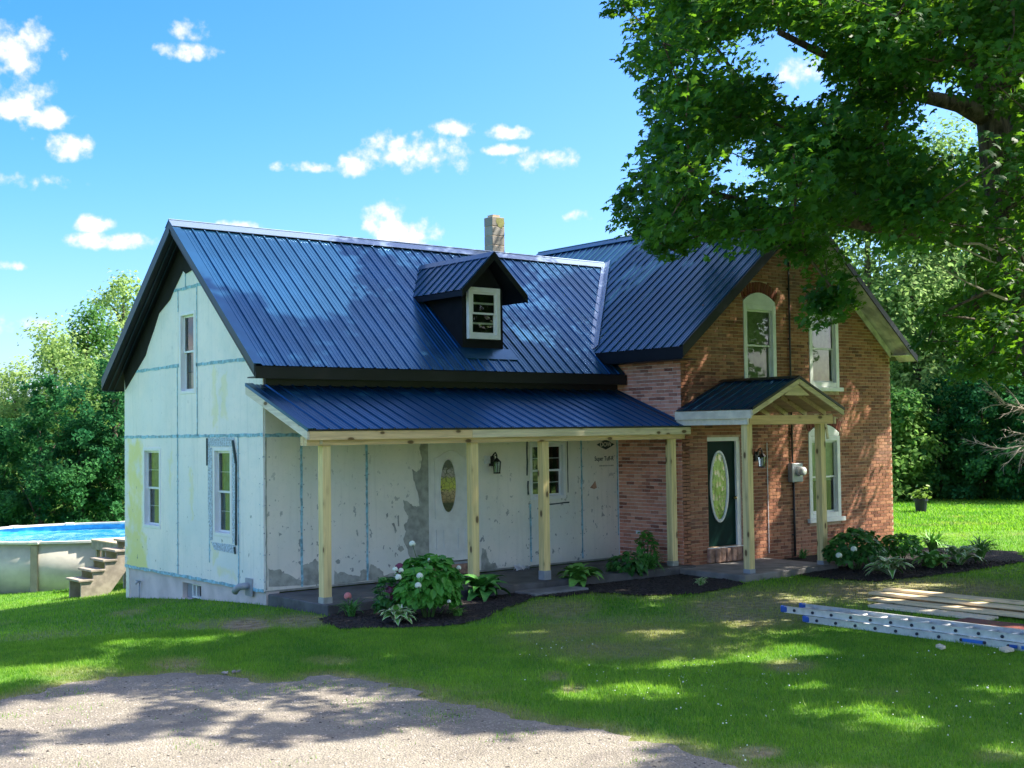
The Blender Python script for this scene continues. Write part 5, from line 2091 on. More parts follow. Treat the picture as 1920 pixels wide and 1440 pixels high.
for q in range(9):
    a = np.array([c[0] + R.uniform(-.14, .14), -.30 + R.uniform(-.06, .06), .155 + R.uniform(0, .03)])
    v_ = [a + np.array([R.uniform(-.07, .07), R.uniform(-.06, .06), R.uniform(0, .11)]) for _ in range(4)]
    v_[0][2] = .153
    mb.add(v_, [(0, 1, 2), (0, 2, 3), (1, 3, 2)])
tag(mb.build('crumpled_paper', MATS['trash_white']), 'crumpled white scrap on the porch floor against the wall', 'scrap')
for (px, py, s_, lab) in ((1885, 1228, .12, 'pale wood offcut on the grass below the ladder'), (1765, 1222, .06, 'small white scrap in the grass under the ladder')):
    c = hZ(px, py)
    mb = MB()
    mb.obox((c[0], c[1], .02), (s_, -.35 * s_, .01), (.10, .14, 0), (0, 0, .035))
    tag(mb.build('offcut', MATS['board_white'], None, bevel=.004), lab, 'wood offcut')
c = hZ(433, 1264)
mb = MB()
for q in range(7):
    mb.obox((c[0] + R.uniform(-.10, .10), c[1] + R.uniform(-.05, .05), .012), (R.uniform(.03, .06), R.uniform(-.03, .03), .004), (R.uniform(-.02, .02), .035, 0), (0, 0, .012))
tag(mb.build('stone_chips', MATS['pebble']), 'pale stone chips at the edge of the gravel drive', None, None, 'stuff')

# ================================================================== PLANTS
def leaf_strip(L, w, n=5, droop=.5, fold=.12, rise=.9, waist=0.0):
    """one arching leaf from the origin along +x; returns verts (3 across) and faces; faces 0,3 of each row are margins"""
    vs, fs, ms_ = [], [], []
    x, z, ang = 0, 0, rise
    for i in range(n + 1):
        s = i / n
        ww = w * (math.sin(math.pi * min(1, s * .93 + .07) ** (0.75 if not waist else waist))) * .5
        for k, q in enumerate((-1, -.62, 0, .62, 1)):
            vs.append((x, q * ww, z + abs(q) * fold * ww * 2))
        x += L / n * math.cos(ang)
        z += L / n * math.sin(ang)
        ang -= droop * 2 / n * (1 + s)
    for i in range(n):
        for k in range(4):
            a = i * 5 + k
            fs.append((a, a + 1, a + 6, a + 5))
            ms_.append(1 if k in (0, 3) else 0)
    return vs, fs, ms_


def leaf_mesh(name, mats_, *a, **k):
    vs, fs, ms_ = leaf_strip(*a, **k)
    me = bpy.data.meshes.new(name)
    me.from_pydata(vs, [], fs)
    me.polygons.foreach_set('material_index', ms_)
    me.polygons.foreach_set('use_smooth', [True] * len(fs))
    for m_ in mats_:
        me.materials.append(m_)
    return me


LEAFS = {}
def hosta(name, c, radius, n, label, mats_, key, wid=.5, rise=1.0, flowers=None, droop=.75, cat='plant', group='plants in the mulch beds'):
    r_ = empty(name, (c[0], c[1], float(ground_z(c[0], c[1])) + .015), label, cat, group)
    if key not in LEAFS:
        LEAFS[key] = [leaf_mesh('leaf', mats_, 1.0, wid * q, 6, droop * q2, .12, rise * q3) for q, q2, q3 in ((1, 1, 1), (.9, 1.15, .9), (1.1, .9, 1.1), (.95, 1.0, .6))]
    for i in range(n):
        s = i / n
        o = bpy.data.objects.new('leaf', R.choice(LEAFS[key]))
        COL.objects.link(o)
        o.parent = r_
        a = i * 2.399 + R.uniform(-.25, .25)
        L_ = radius * (1.25 - .35 * s) * R.uniform(.85, 1.1)
        o.scale = (L_, L_, L_)
        o.rotation_euler = (R.uniform(-.25, .25), -.55 * s + R.uniform(-.15, .15), a)
        o.location = (R.uniform(-.03, .03), R.uniform(-.03, .03), .01 + .05 * s)
    return r_


HV = [MATS['hosta_green'], MATS['hosta_cream']]
HG = [MATS['hosta_dark'], MATS['hosta_dark']]
HY = [MATS['hosta_green'], MATS['hosta_green']]
hosta('variegated_hosta', hZ(745, 1172), .30, 46, 'green hosta with cream leaf edges in front of the white flowering bush', HV, 'var', .46)
hosta('variegated_hosta', hZ(1668, 1083), .44, 50, 'hosta with narrow white edged leaves spilling over the front of the right mulch bed', HV, 'var2', .34)
hosta('hosta', hZ(1085, 1100), .48, 44, 'broad leaved green hosta right of the porch step', HY, 'grn', .42)
hosta('hosta', hZ(905, 1124), .48, 40, 'dark green hosta between the white flowering bush and the porch step', HG, 'drk', .44)
hosta('hosta', hZ(1745, 1072), .42, 44, 'bright green hosta in the middle of the right mulch bed', HY, 'grn2', .36)
hosta('hosta', hZ(1800, 1068), .50, 46, 'pale green hosta with long leaves near the end of the right mulch bed', HV, 'var3', .28)
hosta('small_plant', hZ(1315, 1101), .16, 20, 'small yellow green plant alone in the dark mulch', [MATS['hosta_green'], MATS['hosta_cream']], 'sml', .4)


def grass_clump(name, c, L, n, label, m_, wid=.035, spread=1.0):
    r_ = empty(name, (c[0], c[1], float(ground_z(c[0], c[1])) + .01), label, 'plant', 'plants in the mulch beds')
    me = [leaf_mesh('blade', [m_, m_], 1.0, wid * 2, 5, .8 * q, .2, 1.35) for q in (1, 1.3, .7)]
    for i in range(n):
        o = bpy.data.objects.new('blade', R.choice(me))
        COL.objects.link(o)
        o.parent = r_
        l_ = L * R.uniform(.7, 1.15)
        o.scale = (l_ * spread, l_, l_)
        o.rotation_euler = (R.uniform(-.2, .2), R.uniform(-.3, .3), R.uniform(0, 6.28))
        o.location = (R.uniform(-.05, .05), R.uniform(-.05, .05), 0)
    return r_


dlily = grass_clump('daylily', hZ(658, 1158), .36, 46, 'clump of narrow green leaves with one coral flower beside the corner post', MATS['hosta_dark'])
grass_clump('grassy_clump', hZ(1748, 1046), .62, 80, 'upright grassy clump behind the hostas at the end of the brick wall', MATS['hosta_green'])
grass_clump('grassy_clump', hZ(1838, 1058), .60, 80, 'grassy clump at the far right end of the mulch bed', MATS['hosta_green'])
grass_clump('grassy_clump', hZ(1215, 1082), .60, 60, 'thin grassy plant at the foot of the brick corner', MATS['hosta_dark'])
grass_clump('grassy_clump', hZ(858, 1158), .22, 50, 'low feathery plant at the front of the bed below the white flowering bush', MATS['hosta_green'])
grass_clump('grassy_clump', hY(1505, 1050, -1.95), .25, 40, 'low dark tuft on the ground under the meter pipe', MATS['hosta_dark'])


def flower(parent, p, r, m_, name='flower', n=26):
    mb = MB()
    for i in range(n):
        z_ = 1 - 1.35 * i / n
        a = i * 2.4
        q = math.sqrt(max(0, 1 - z_ * z_))
        d = np.array([q * math.cos(a), q * math.sin(a), z_])
        c_ = np.array(p) + d * r
        t1 = np.cross(d, (.3, .5, .8))
        t1 /= np.linalg.norm(t1)
        t2 = np.cross(d, t1)
        s_ = r * .5
        mb.add([c_ + t1 * s_, c_ + t2 * s_, c_ - t1 * s_, c_ - t2 * s_, c_ + d * s_ * .3], [(0, 1, 4), (1, 2, 4), (2, 3, 4), (3, 0, 4)])
    return mb.build(name, m_, parent)


q = hY(652, 1118, wloc(dlily).y)
flower(dlily, q, .05, MATS['flower_pink'])
mb = MB()
mb.tube([tuple(wloc(dlily)), tuple(q)], .006, 5)
mb.build('stem', MATS['stem_green'], dlily)

# bush with separate leaves: the nearest ones are parts, the rest one mass
OVATE = [(0, 0, 0), (.22, .30, .05), (.55, .34, .06), (.85, .16, .02), (1.05, 0, -.06), (.85, -.16, .02), (.55, -.34, .06), (.22, -.30, .05), (.5, 0, -.02)]
OVF = [(0, 8, 1), (1, 8, 2), (2, 8, 3), (3, 8, 4), (4, 8, 5), (5, 8, 6), (6, 8, 7), (7, 8, 0)]
MAPLE = [(0, 0), (.10, .08), (.16, .34), (.30, .30), (.34, .52), (.52, .40), (.56, .30), (.74, .30), (.70, .17), (1.0, 0), (.70, -.17), (.74, -.30), (.56, -.30), (.52, -.40), (.34, -.52), (.30, -.30), (.16, -.34), (.10, -.08)]


def leaf_cloud(points, normals, size, shape, name, seed=0, tipdir=None, jit=.5, rnd=None):
    """many leaves in one mesh; shape 'maple', 'ovate' or 'quad'"""
    g = np.random.default_rng(seed)
    n = len(points)
    if shape == 'maple':
        base = np.array([(x - .5, y, -.10 * abs(y) - .12 * (x - .4) ** 2) for x, y in [MAPLE[i] for i in (0, 2, 4, 5, 7, 9, 11, 13, 14, 16)]], float)
        # ten outline points round a centre: strong lobes with few triangles
        base = np.array([(-.5, 0, 0), (-.36, .40, -.05), (-.14, .20, 0), (-.02, .52, -.10), (.12, .20, 0), (.55, 0, -.14), (.12, -.20, 0), (-.02, -.52, -.10), (-.14, -.20, 0), (-.36, -.40, -.05)])
        fan = np.array([(0, 1, 2), (2, 3, 4), (4, 5, 6), (6, 7, 8), (8, 9, 0), (0, 2, 8), (2, 4, 8), (4, 6, 8)])
    elif shape == 'ovate':
        base = np.array(OVATE, float)
        base[:, 0] -= .5
        fan = np.array(OVF)
    else:
        base = np.array([(-.5, 0, 0), (0, .30, .04), (.55, 0, -.05), (0, -.30, .04)])
        fan = np.array([(0, 2, 1), (0, 3, 2)])[:, ::-1]
    nn = normals + g.normal(0, jit, (n, 3))
    nn /= np.linalg.norm(nn, axis=1)[:, None] + 1e-9
    td = g.normal(0, 1, (n, 3)) if tipdir is None else tipdir + g.normal(0, .5, (n, 3))
    tx = td - nn * (td * nn).sum(1)[:, None]
    tx /= np.linalg.norm(tx, axis=1)[:, None] + 1e-9
    ty = np.cross(nn, tx)
    s = (size * g.uniform(.7, 1.25, n))[:, None, None]
    V = points[:, None, :] + s * (base[None, :, 0:1] * tx[:, None, :] + base[None, :, 1:2] * ty[:, None, :] + base[None, :, 2:3] * nn[:, None, :])
    F = (np.arange(n)[:, None, None] * len(base) + fan[None]).reshape(-1, fan.shape[1])
    r_ = g.uniform(0, 1, n) if rnd is None else rnd
    return np_mesh(name, V.reshape(-1, 3), F, {'rnd': np.repeat(r_, len(base))})


def bush(name, c, rx, ry, h, n, size, m_, label, cat='bush', singles=0, group='plants in the mulch beds', seed=1, shape='ovate', low=.05):
    z0 = float(ground_z(c[0], c[1]))
    r_ = empty(name, (c[0], c[1], z0), label, cat, group)
    g = np.random.default_rng(seed)
    d = g.normal(0, 1, (n * 2, 3))
    d /= np.linalg.norm(d, axis=1)[:, None]
    d = d[d[:, 2] > -.55][:n]
    rad = g.uniform(.55, 1.0, len(d)) ** .6
    bumpy = .82 + .36 * fbm(d[:, 0] + 5, d[:, 1] + d[:, 2] * 1.3 + 5, 1.6, seed)
    P = np.stack([c[0] + rx * d[:, 0] * rad * bumpy, c[1] + ry * d[:, 1] * rad * bumpy, z0 + h * .48 + h * .52 * d[:, 2] * rad * bumpy], 1)
    P[:, 2] = np.maximum(P[:, 2], z0 + low)
    nrm = d * .5 + np.array([0, 0, .8])
    tip = d + np.array([0, 0, -.4])
    k = 0
    if singles:
        dist = (P - CAM) @ FW - .6 * P[:, 2] * 0
        order = np.argsort(dist)
        sel, oth = order[:singles], order[singles:]
        me = bpy.data.meshes.new('leaf')
        me.from_pydata([(x - .5, y, z) for x, y, z in OVATE], [], [tuple(f) for f in OVF])
        a_ = me.attributes.new('rnd', 'FLOAT', 'POINT')
        a_.data.foreach_set('value', [.75] * len(OVATE))
        me.materials.append(m_)
        for i in sel:
            nn = nrm[i] + g.normal(0, .35, 3)
            tx = Vector(tip[i] + g.normal(0, .3, 3))
            zq = Vector(nn).normalized()
            tx = (tx - zq * tx.dot(zq)).normalized()
            ty = zq.cross(tx)
            o = bpy.data.objects.new('leaf', me)
            COL.objects.link(o)
            o.parent = r_
            s_ = size * g.uniform(.8, 1.25)
            mm = Matrix((tx * s_, ty * s_, zq * s_)).transposed().to_4x4()
            mm.translation = Vector(P[i]) - wloc(r_)
            o.matrix_local = mm
    else:
        oth = np.arange(len(P))
    o = put('leaves' if singles else 'foliage', leaf_cloud(P[oth], nrm[oth], size, shape, 'foliage', seed, tip[oth], .4), m_, r_)
    tag(o, kind='stuff')
    mb = MB()
    for q in range(9):
        a = q * .7
        mb.tube([(c[0] + .05 * math.cos(a), c[1] + .05 * math.sin(a), z0 - .02), (c[0] + rx * .35 * math.cos(a), c[1] + ry * .35 * math.sin(a), z0 + h * .4), (c[0] + rx * .7 * math.cos(a), c[1] + ry * .7 * math.sin(a), z0 + h * .75)], [.012, .008, .004], 5)
    mb.build('stems', MATS['stem_green'], r_)
    return r_


hc = hZ(803, 1160)
hyd = bush('hydrangea', hc, .52, .48, .92, 900, .135, MATS['bush_leaf'], 'leafy green bush with white round flower heads at the porch edge', 'bush', 190, seed=4)
for (px, py, dd, r_) in [(773, 1020, .0, .055), (774, 1038 + 30, -.3, .0), (787, 1080, -.45, .055), (747, 1083, -.35, .055), (741, 1068, -.2, .045), (784, 1098, -.48, .055), (860, 1065, -.1, .045), (806, 1051, -.1, .045), (752, 1070, -.2, .045), (842, 1128, -.45, .035)]:
    if r_:
        p_ = hY(px, py, hc[1] + dd)
        flower(hyd, p_, r_ * .75, MATS['flower_white'])
        mb = MB()
        mb.tube([p_, (p_[0] * .6 + hc[0] * .4, p_[1] * .6 + hc[1] * .4, max(.1, p_[2] - .3))], .005, 4)
        mb.build('stem', MATS['stem_green'], hyd)
pl_c = np.array([hc[0] - .45, hc[1] + .35])
plum = bush('flowering_bush', pl_c, .22, .2, .62, 170, .10, MATS['deep_leaf'], 'small bush with dark plum flowers left of the white flowering bush', seed=6)
for (px, py, r_) in [(750, 1066, .07), (756, 1074, .06), (733, 1108, .07), (740, 1120, .06)]:
    flower(plum, hY(px, py, pl_c[1] - .12), r_, MATS['flower_plum'])
bush('bush', hZ(1178, 1086), .42, .34, .46, 330, .10, MATS['deep_leaf'], 'loose dark green bush against the foot of the brick side wall', seed=8)
bush('bush', np.array([7.2, -1.2]), .22, .20, .85, 110, .11, MATS['bush_leaf'], 'tall leafy stems where the white wall meets the brick', seed=9)
rb = bush('bush', hZ(1604, 1072), .64, .50, .74, 850, .115, MATS['deep_leaf'], 'dark green bush with pink buds right of the entrance portico', seed=10)
for (px, py) in [(1573, 1042), (1601, 1030)]:
    flower(rb, hY(px, py, wloc(rb).y - .45), .05, MATS['flower_white'])
bush('bush', hZ(1688, 1058), .45, .40, .55, 520, .10, MATS['bush_leaf'], 'lighter green bush at the right corner of the brick wall', seed=11)
g_ = np.random.default_rng(3)
pp = np.stack([fp[0] + g_.normal(0, .13, 160), fp[1] + g_.normal(0, .13, 160), .45 + np.abs(g_.normal(0, .12, 160))], 1)
tag(put('pot_foliage', leaf_cloud(pp, np.tile([0, 0, 1.0], (160, 1)), .13, 'ovate', 'pot_foliage', 5), MATS['yellow_leaf'], pot), kind='stuff')

# ================================================================== TREES
def tubes_mesh(name, segs, seg=6):
    """segs: list of (p0, r0, p1, r1)"""
    mb = MB()
    for p0, r0, p1, r1 in segs:
        mb.tube([p0, p1], [r0, r1], seg, caps=False)
    return mb.mesh(name, True)


def crown_limbs(trunk, targets, seed=0, rtip=.012, expo=2.2, sag=.0):
    """limbs grown from a trunk polyline [(p, r)] to every leaf clump, thicknesses summed up from the tips"""
    g = random.Random(seed)
    nodes = [np.array(p, float) for p, r in trunk]
    par = [i - 1 for i in range(len(trunk))]
    fixed = {i: trunk[i][1] for i in range(len(trunk))}
    root = nodes[0]
    top = nodes[len(trunk) // 2]
    tg = sorted(targets, key=lambda t: np.linalg.norm(t - top))
    for t in tg:
        A = np.array(nodes)
        d = np.linalg.norm(A - t, axis=1)
        up = np.maximum(0, A[:, 2] - t[2] - .3)
        cost = d + .8 * up
        cost[0] += 3
        i = int(np.argmin(cost))
        dd = t - nodes[i]
        L = np.linalg.norm(dd)
        k = max(1, int(L / .7))
        last = i
        for j in range(1, k + 1):
            s = j / k
            p = nodes[i] + dd * s + np.array([g.uniform(-.1, .1), g.uniform(-.1, .1), .16 * L * math.sin(math.pi * s) * .5 + g.uniform(-.06, .06)]) * (0 if j == k else 1)
            nodes.append(p)
            par.append(last)
            last = len(nodes) - 1
    acc = np.zeros(len(nodes))
    has = set(par)
    for i in range(len(nodes) - 1, -1, -1):
        if i not in has:
            acc[i] += rtip ** expo
        if par[i] >= 0:
            acc[par[i]] += acc[i]
    rad = acc ** (1 / expo)
    for i, r in fixed.items():
        rad[i] = max(r, min(rad[i], r * 1.1))
    segs = []
    for i in range(len(nodes)):
        if par[i] >= 0 and i >= len(trunk):
            segs.append((nodes[par[i]], min(rad[par[i]], rad[i] * 1.5) if par[i] < len(trunk) else rad[par[i]], nodes[i], rad[i]))
    return segs


# ---- the big maple in front of the brick house
mt0 = np.array([8.95, -8.55, 0.0])
tl = [hD(2022, 1000, 18.9), hD(1990, 800, 18.9), hD(1950, 620, 18.9), hD(1918, 480, 18.9), hD(1890, 370, 18.9), hD(1870, 290, 18.9), hD(1860, 225, 18.9), hD(1845, 110, 18.6), hD(1832, -20, 18.4), hD(1815, -180, 18.2), hD(1800, -380, 18.0)]
trunk = [(mt0 + np.array([0, 0, -.3]), .55), (mt0 + np.array([0, 0, .1]), .46)] + [(p, r) for p, r in zip(tl, (.40, .38, .37, .36, .31, .26, .22, .15, .12, .10, .07))]
maple = empty('maple_tree', tuple(mt0), 'large maple tree leaning over the brick front from the right', 'tree')
limb1 = [(tl[6], .17), (hD(1800, 195, 18.7), .13), (hD(1745, 184, 18.5), .10), (hD(1680, 170, 18.2), .08), (hD(1580, 120, 17.8), .06), (hD(1460, 60, 17.4), .04)]
limb2 = [(tl[4], .22), (hD(1915, 300, 19.3), .20), (hD(1908, 200, 19.8), .17), (hD(1890, 80, 20.3), .14), (hD(1890, -120, 20.8), .09)]
limb3 = [(tl[3], .18), (hD(1800, 420, 18.2), .10), (hD(1700, 440, 17.6), .08), (hD(1600, 420, 17.2), .06), (hD(1480, 400, 17.0), .05), (hD(1330, 360, 16.8), .035)]
crown_poly = [(1140, -60), (1165, 18), (1226, 58), (1205, 125), (1212, 180), (1238, 212), (1212, 268), (1228, 305), (1160, 345), (1152, 385), (1180, 425), (1222, 458), (1262, 492), (1300, 465), (1350, 450), (1410, 432), (1440, 490), (1490, 478), (1525, 500), (1510, 580), (1530, 608), (1590, 612), (1600, 560), (1575, 500), (1600, 462), (1660, 490), (1735, 590), (1790, 690), (1840, 730), (2020, 740), (2020, -60)]
holes = [(1503, 145, 62, 40), (1785, 235, 70, 62), (1475, 75, 30, 22), (1400, 95, 26, 16), (1385, 310, 22, 34), (1770, 500, 52, 34), (1660, 515, 34, 36), (1690, 575, 32, 30), (1590, 470, 24, 26), (1330, 130, 34, 16), (1555, 255, 18, 12), (1440, 385, 16, 14), (1300, 330, 16, 22), (1660, 640, 60, 30), (1780, 640, 30, 20), (1450, 520, 40, 26), (1620, 350, 16, 12), (1645, 560, 50, 80), (1690, 620, 40, 50)]
cc, cr = np.array([10.3, -8.6, 10.4]), np.array([10.3, 9.8, 7.5])
g_ = np.random.default_rng(21)
# openings in the crown through which sun reaches these places
beams = [(hZ(830, 1243), .75), (hZ(930, 1232), .5), (hZ(700, 1262), .5), (hZ(1450, 1222), .5), (hZ(1400, 1165), .35), (hZ(1640, 1345), .15), (hZ(1800, 1290), .1), (hZ(1330, 1185), .35),
         (hZ(1150, 1300), .4), (hZ(640, 1300), .45), (hZ(330, 1300), .5), (hZ(560, 1330), .4), (hZ(120, 1330), .5), (hZ(1100, 1400), .5), (hZ(650, 1410), .3), (hZ(250, 1420), .4), (hZ(1560, 1180), .3), (hZ(1250, 1250), .3),
         (hZ(40, 1260), .6), (hZ(300, 1205), .35), (hY(1620, 990, -1.71), .42), (hY(1655, 860, -1.71), .30), (hY(1665, 960, -1.71), .35), (hY(1590, 780, -1.71), .22), (hY(1470, 900, -1.71), .20), (hY(1440, 960, -1.71), .16), (hY(1480, 560, -1.71), .15), (hY(1525, 710, -1.71), .18), (hZ(890, 1092, .3), .2),
         (hY(560, 500, 1.6), 1.0), (hY(1000, 560, 1.2), .6), (hY(480, 470, 2.0), .9), (hY(1060, 620, .6), .5)]
beams += [(hZ(1760, 1135), .7), (hZ(1720, 1050), .6), (hZ(1690, 1100), .45), (hZ(1860, 1190), .5), (hZ(1540, 1125), .35), (hY(1325, 700, -1.71), .12), (hY(1440, 820, -1.71), .14), (hY(1360, 1040, -1.9), .3), (hZ(1490, 1065, .12), .3)]
bg_ = random.Random(14)
for _ in range(20):
    beams.append((hZ(bg_.uniform(640, 1930), bg_.uniform(1190, 1440)), bg_.uniform(-.10, .10)))
for _ in range(10):
    beams.append((hZ(bg_.uniform(-20, 1200), bg_.uniform(1270, 1400)), bg_.uniform(-.05, .15)))
beams += [(hZ(700, 1436), .7), (hZ(1000, 1442), .5), (hZ(400, 1442), .6), (hZ(120, 1442), .6)]
SD = np.array(SUN_DIR)
clumps, seen_c = [], []
tries = 0
while len(clumps) < 2650 and tries < 130000:
    tries += 1
    d = g_.normal(0, 1, 3)
    d /= np.linalg.norm(d)
    rad = g_.uniform(.15, 1) ** .42
    p = cc + cr * d * rad
    if p[2] < 2.7:
        continue
    px, py, dp = project(p)
    if dp < 8.5:
        continue
    vis = -60 < px < 1990 and -50 < py < 1500
    if not vis and g_.uniform() < .12:
        continue
    if -150 < px < 2060 and -80 < py < 1500:
        rp_ = .30 / dp * FPX
        if not inpoly(np.array([px]), np.array([py]), crown_poly)[0]:
            continue
        if any(((px - hx) / (hw + rp_ * .8)) ** 2 + ((py - hy) / (hh_ + rp_ * .8)) ** 2 < 1 for hx, hy, hw, hh_ in holes):
            continue
        if edist(np.array([px]), np.array([py]), crown_poly)[0] < rp_ * .8:
            continue
    if min([np.linalg.norm(p - q) for q in clumps] or [9]) < .38:
        continue
    w_ = [np.linalg.norm((p - b0) - SD * ((p - b0) @ SD)) - br_ for b0, br_ in beams]
    if min(w_ if not vis else w_[21:29]) < (.33 if not vis else .22):
        continue
    clumps.append(p)
    seen_c.append(vis)
edge_c = []
# edge sprays that shape the outline seen against the sky and the brick gable
for (px, py, dp) in [(1165, 8, 17), (1205, 45, 17.2), (1228, 110, 17), (1225, 165, 17.3), (1250, 215, 17), (1232, 262, 16.8), (1245, 305, 16.8), (1195, 345, 16.5), (1170, 372, 16.4), (1185, 400, 16.4), (1215, 425, 16.5), (1235, 455, 16.5), (1262, 470, 16.5), (1300, 445, 16.4), (1345, 435, 16.5), (1265, 390, 16.5), (1290, 340, 16.5),
                     (1400, 415, 16.5), (1445, 440, 16.3), (1470, 455, 16.3), (1510, 475, 16.4), (1545, 560, 16.2), (1540, 590, 16.2), (1570, 570, 16.2), (1560, 540, 16.2), (1760, 590, 17), (1740, 640, 17.4), (1800, 640, 17.2), (1820, 690, 17.5), (1860, 660, 17.5), (1880, 610, 17.5), (1900, 700, 17.8), (1840, 600, 17.6)]:
    edge_c.append(hD(px, py, dp))
k = 0
while k < 170:
    px, py = g_.uniform(1240, 1960), g_.uniform(-60, 440)
    if px > 1800 and py > 200:
        continue
    if any(((px - hx) / (hw + 45)) ** 2 + ((py - hy) / (hh_ + 45)) ** 2 < 1 for hx, hy, hw, hh_ in holes[:9]):
        continue
    if not inpoly(np.array([px]), np.array([py]), crown_poly)[0]:
        continue
    clumps.append(hD(px, py, g_.uniform(14.2, 17.2)))
    seen_c.append(True)
    k += 1
clumps = np.array(clumps)
seen_c = np.array(seen_c)


def sprays(C_, per, size, seed, name, r0=.30, r1=.52):
    """leaf sprays round the clump centres, drooping outwards"""
    g_ = np.random.default_rng(seed)
    nC = len(C_)
    cs = g_.uniform(r0, r1, nC)
    off = g_.normal(0, 1, (nC, per, 3))
    off /= np.linalg.norm(off, axis=2)[:, :, None]
    off *= g_.uniform(.2, 1, (nC, per, 1)) ** .5
    off *= cs[:, None, None] * np.array([1.15, 1.15, .62])
    outw = C_ - cc
    outw[:, 2] = 0
    outw /= np.linalg.norm(outw, axis=1)[:, None] + 1e-6
    off[:, :, 2] += -.35 * (off * outw[:, None, :]).sum(2)
    LP = (C_[:, None, :] + off).reshape(-1, 3)
    LN = np.tile(np.array([0, 0, 1.0]), (len(LP), 1)) + .5 * np.repeat(outw, per, 0)
    LT = np.repeat(outw, per, 0) + np.array([0, 0, -.5])
    lr = np.clip(np.repeat(g_.uniform(.1, .75, nC), per) + g_.normal(0, .22, len(LP)), 0, 1)
    tag(put(name, leaf_cloud(LP, LN, size, 'maple', name, seed, LT, .55, lr), MATS['maple_leaf'], maple), kind='stuff')


sprays(clumps[seen_c], 118, .112, 31, 'crown', .32, .56)
sprays(np.array(edge_c), 90, .115, 33, 'crown', .20, .36)
sprays(clumps[~seen_c], 40, .24, 32, 'crown')
mb = MB()
mb.tube([p for p, r in trunk], [r for p, r in trunk], 16)
for L_ in (limb1, limb2, limb3):
    mb.tube([p for p, r in L_], [r for p, r in L_], 10)
tk = mb.build('trunk', MATS['bark'], maple, True)
segs = crown_limbs([(p, r) for p, r in trunk[4:]] + limb1[1:] + limb2[1:] + limb3[1:], list(clumps) + edge_c, 3, .009)
tag(put('branches', tubes_mesh('branches', segs, 5), MATS['bark'], maple), kind='stuff')
# bare twigs hanging low in the crown
mb = MB()
for a, b_, dp in [((1920, 520), (1750, 440), 17.0), ((1890, 560), (1760, 500), 17.0), ((1870, 470), (1700, 420), 17.2), ((1930, 480), (1850, 450), 17.1)]:
    p0, p1 = hD(*a, dp), hD(*b_, dp - .3)
    pts = [p0 + (p1 - p0) * s + np.array([R.uniform(-.05, .05), R.uniform(-.05, .05), R.uniform(-.06, .06)]) for s in np.linspace(0, 1, 6)]
    mb.tube(pts, [.022, .018, .014, .010, .007, .004], 5)
    for q in range(1, 5):
        mb.tube([pts[q], pts[q] + np.array([R.uniform(-.4, 0), R.uniform(-.2, .3), R.uniform(-.25, .35)])], [.007, .002], 4)
mb.build('bare_twigs', MATS['dead_wood'], maple)

# ---- dead limb with bare twigs at the right edge
dbase = hD(2050, 800, 21.5)
dead = empty('dead_branch', (dbase[0], dbase[1], 0), 'bare grey dead branches reaching in at the right edge of the lawn', 'dead tree')
mb = MB()


def twig(p, d, L, r, depth):
    pts = [np.array(p, float)]
    dd = np.array(d, float)
    n = 5
    for i in range(n):
        dd = dd + np.array([R.uniform(-.16, .16), R.uniform(-.16, .16), R.uniform(-.15, .13)])
        dd /= np.linalg.norm(dd)
        pts.append(pts[-1] + dd * L / n)
    mb.tube(pts, [r * (1 - .8 * i / n) for i in range(n + 1)], 5)
    if depth:
        for i in range(1, n + 1):
            for _ in range(2):
                nd = dd + np.array([R.uniform(-.7, .7), R.uniform(-.7, .7), R.uniform(-.8, .6)])
                twig(pts[i], nd / np.linalg.norm(nd), L * R.uniform(.22, .36), r * .45, depth - 1)


mb.tube([(dbase[0] + .3, dbase[1] - .5, -.2), (dbase[0] + .2, dbase[1] - .3, 1.5), tuple(dbase)], [.11, .09, .07], 8)
for (px, py) in [(1885, 735), (1872, 815), (1905, 780), (1880, 770), (1900, 840)]:
    t_ = hD(px, py, 21.5 + R.uniform(-.6, .6))
    d = t_ - dbase
    L_ = np.linalg.norm(d)
    twig(dbase, d / L_, L_ * .95, .032, 2)
mb.build('branches', MATS['dead_wood'], dead)

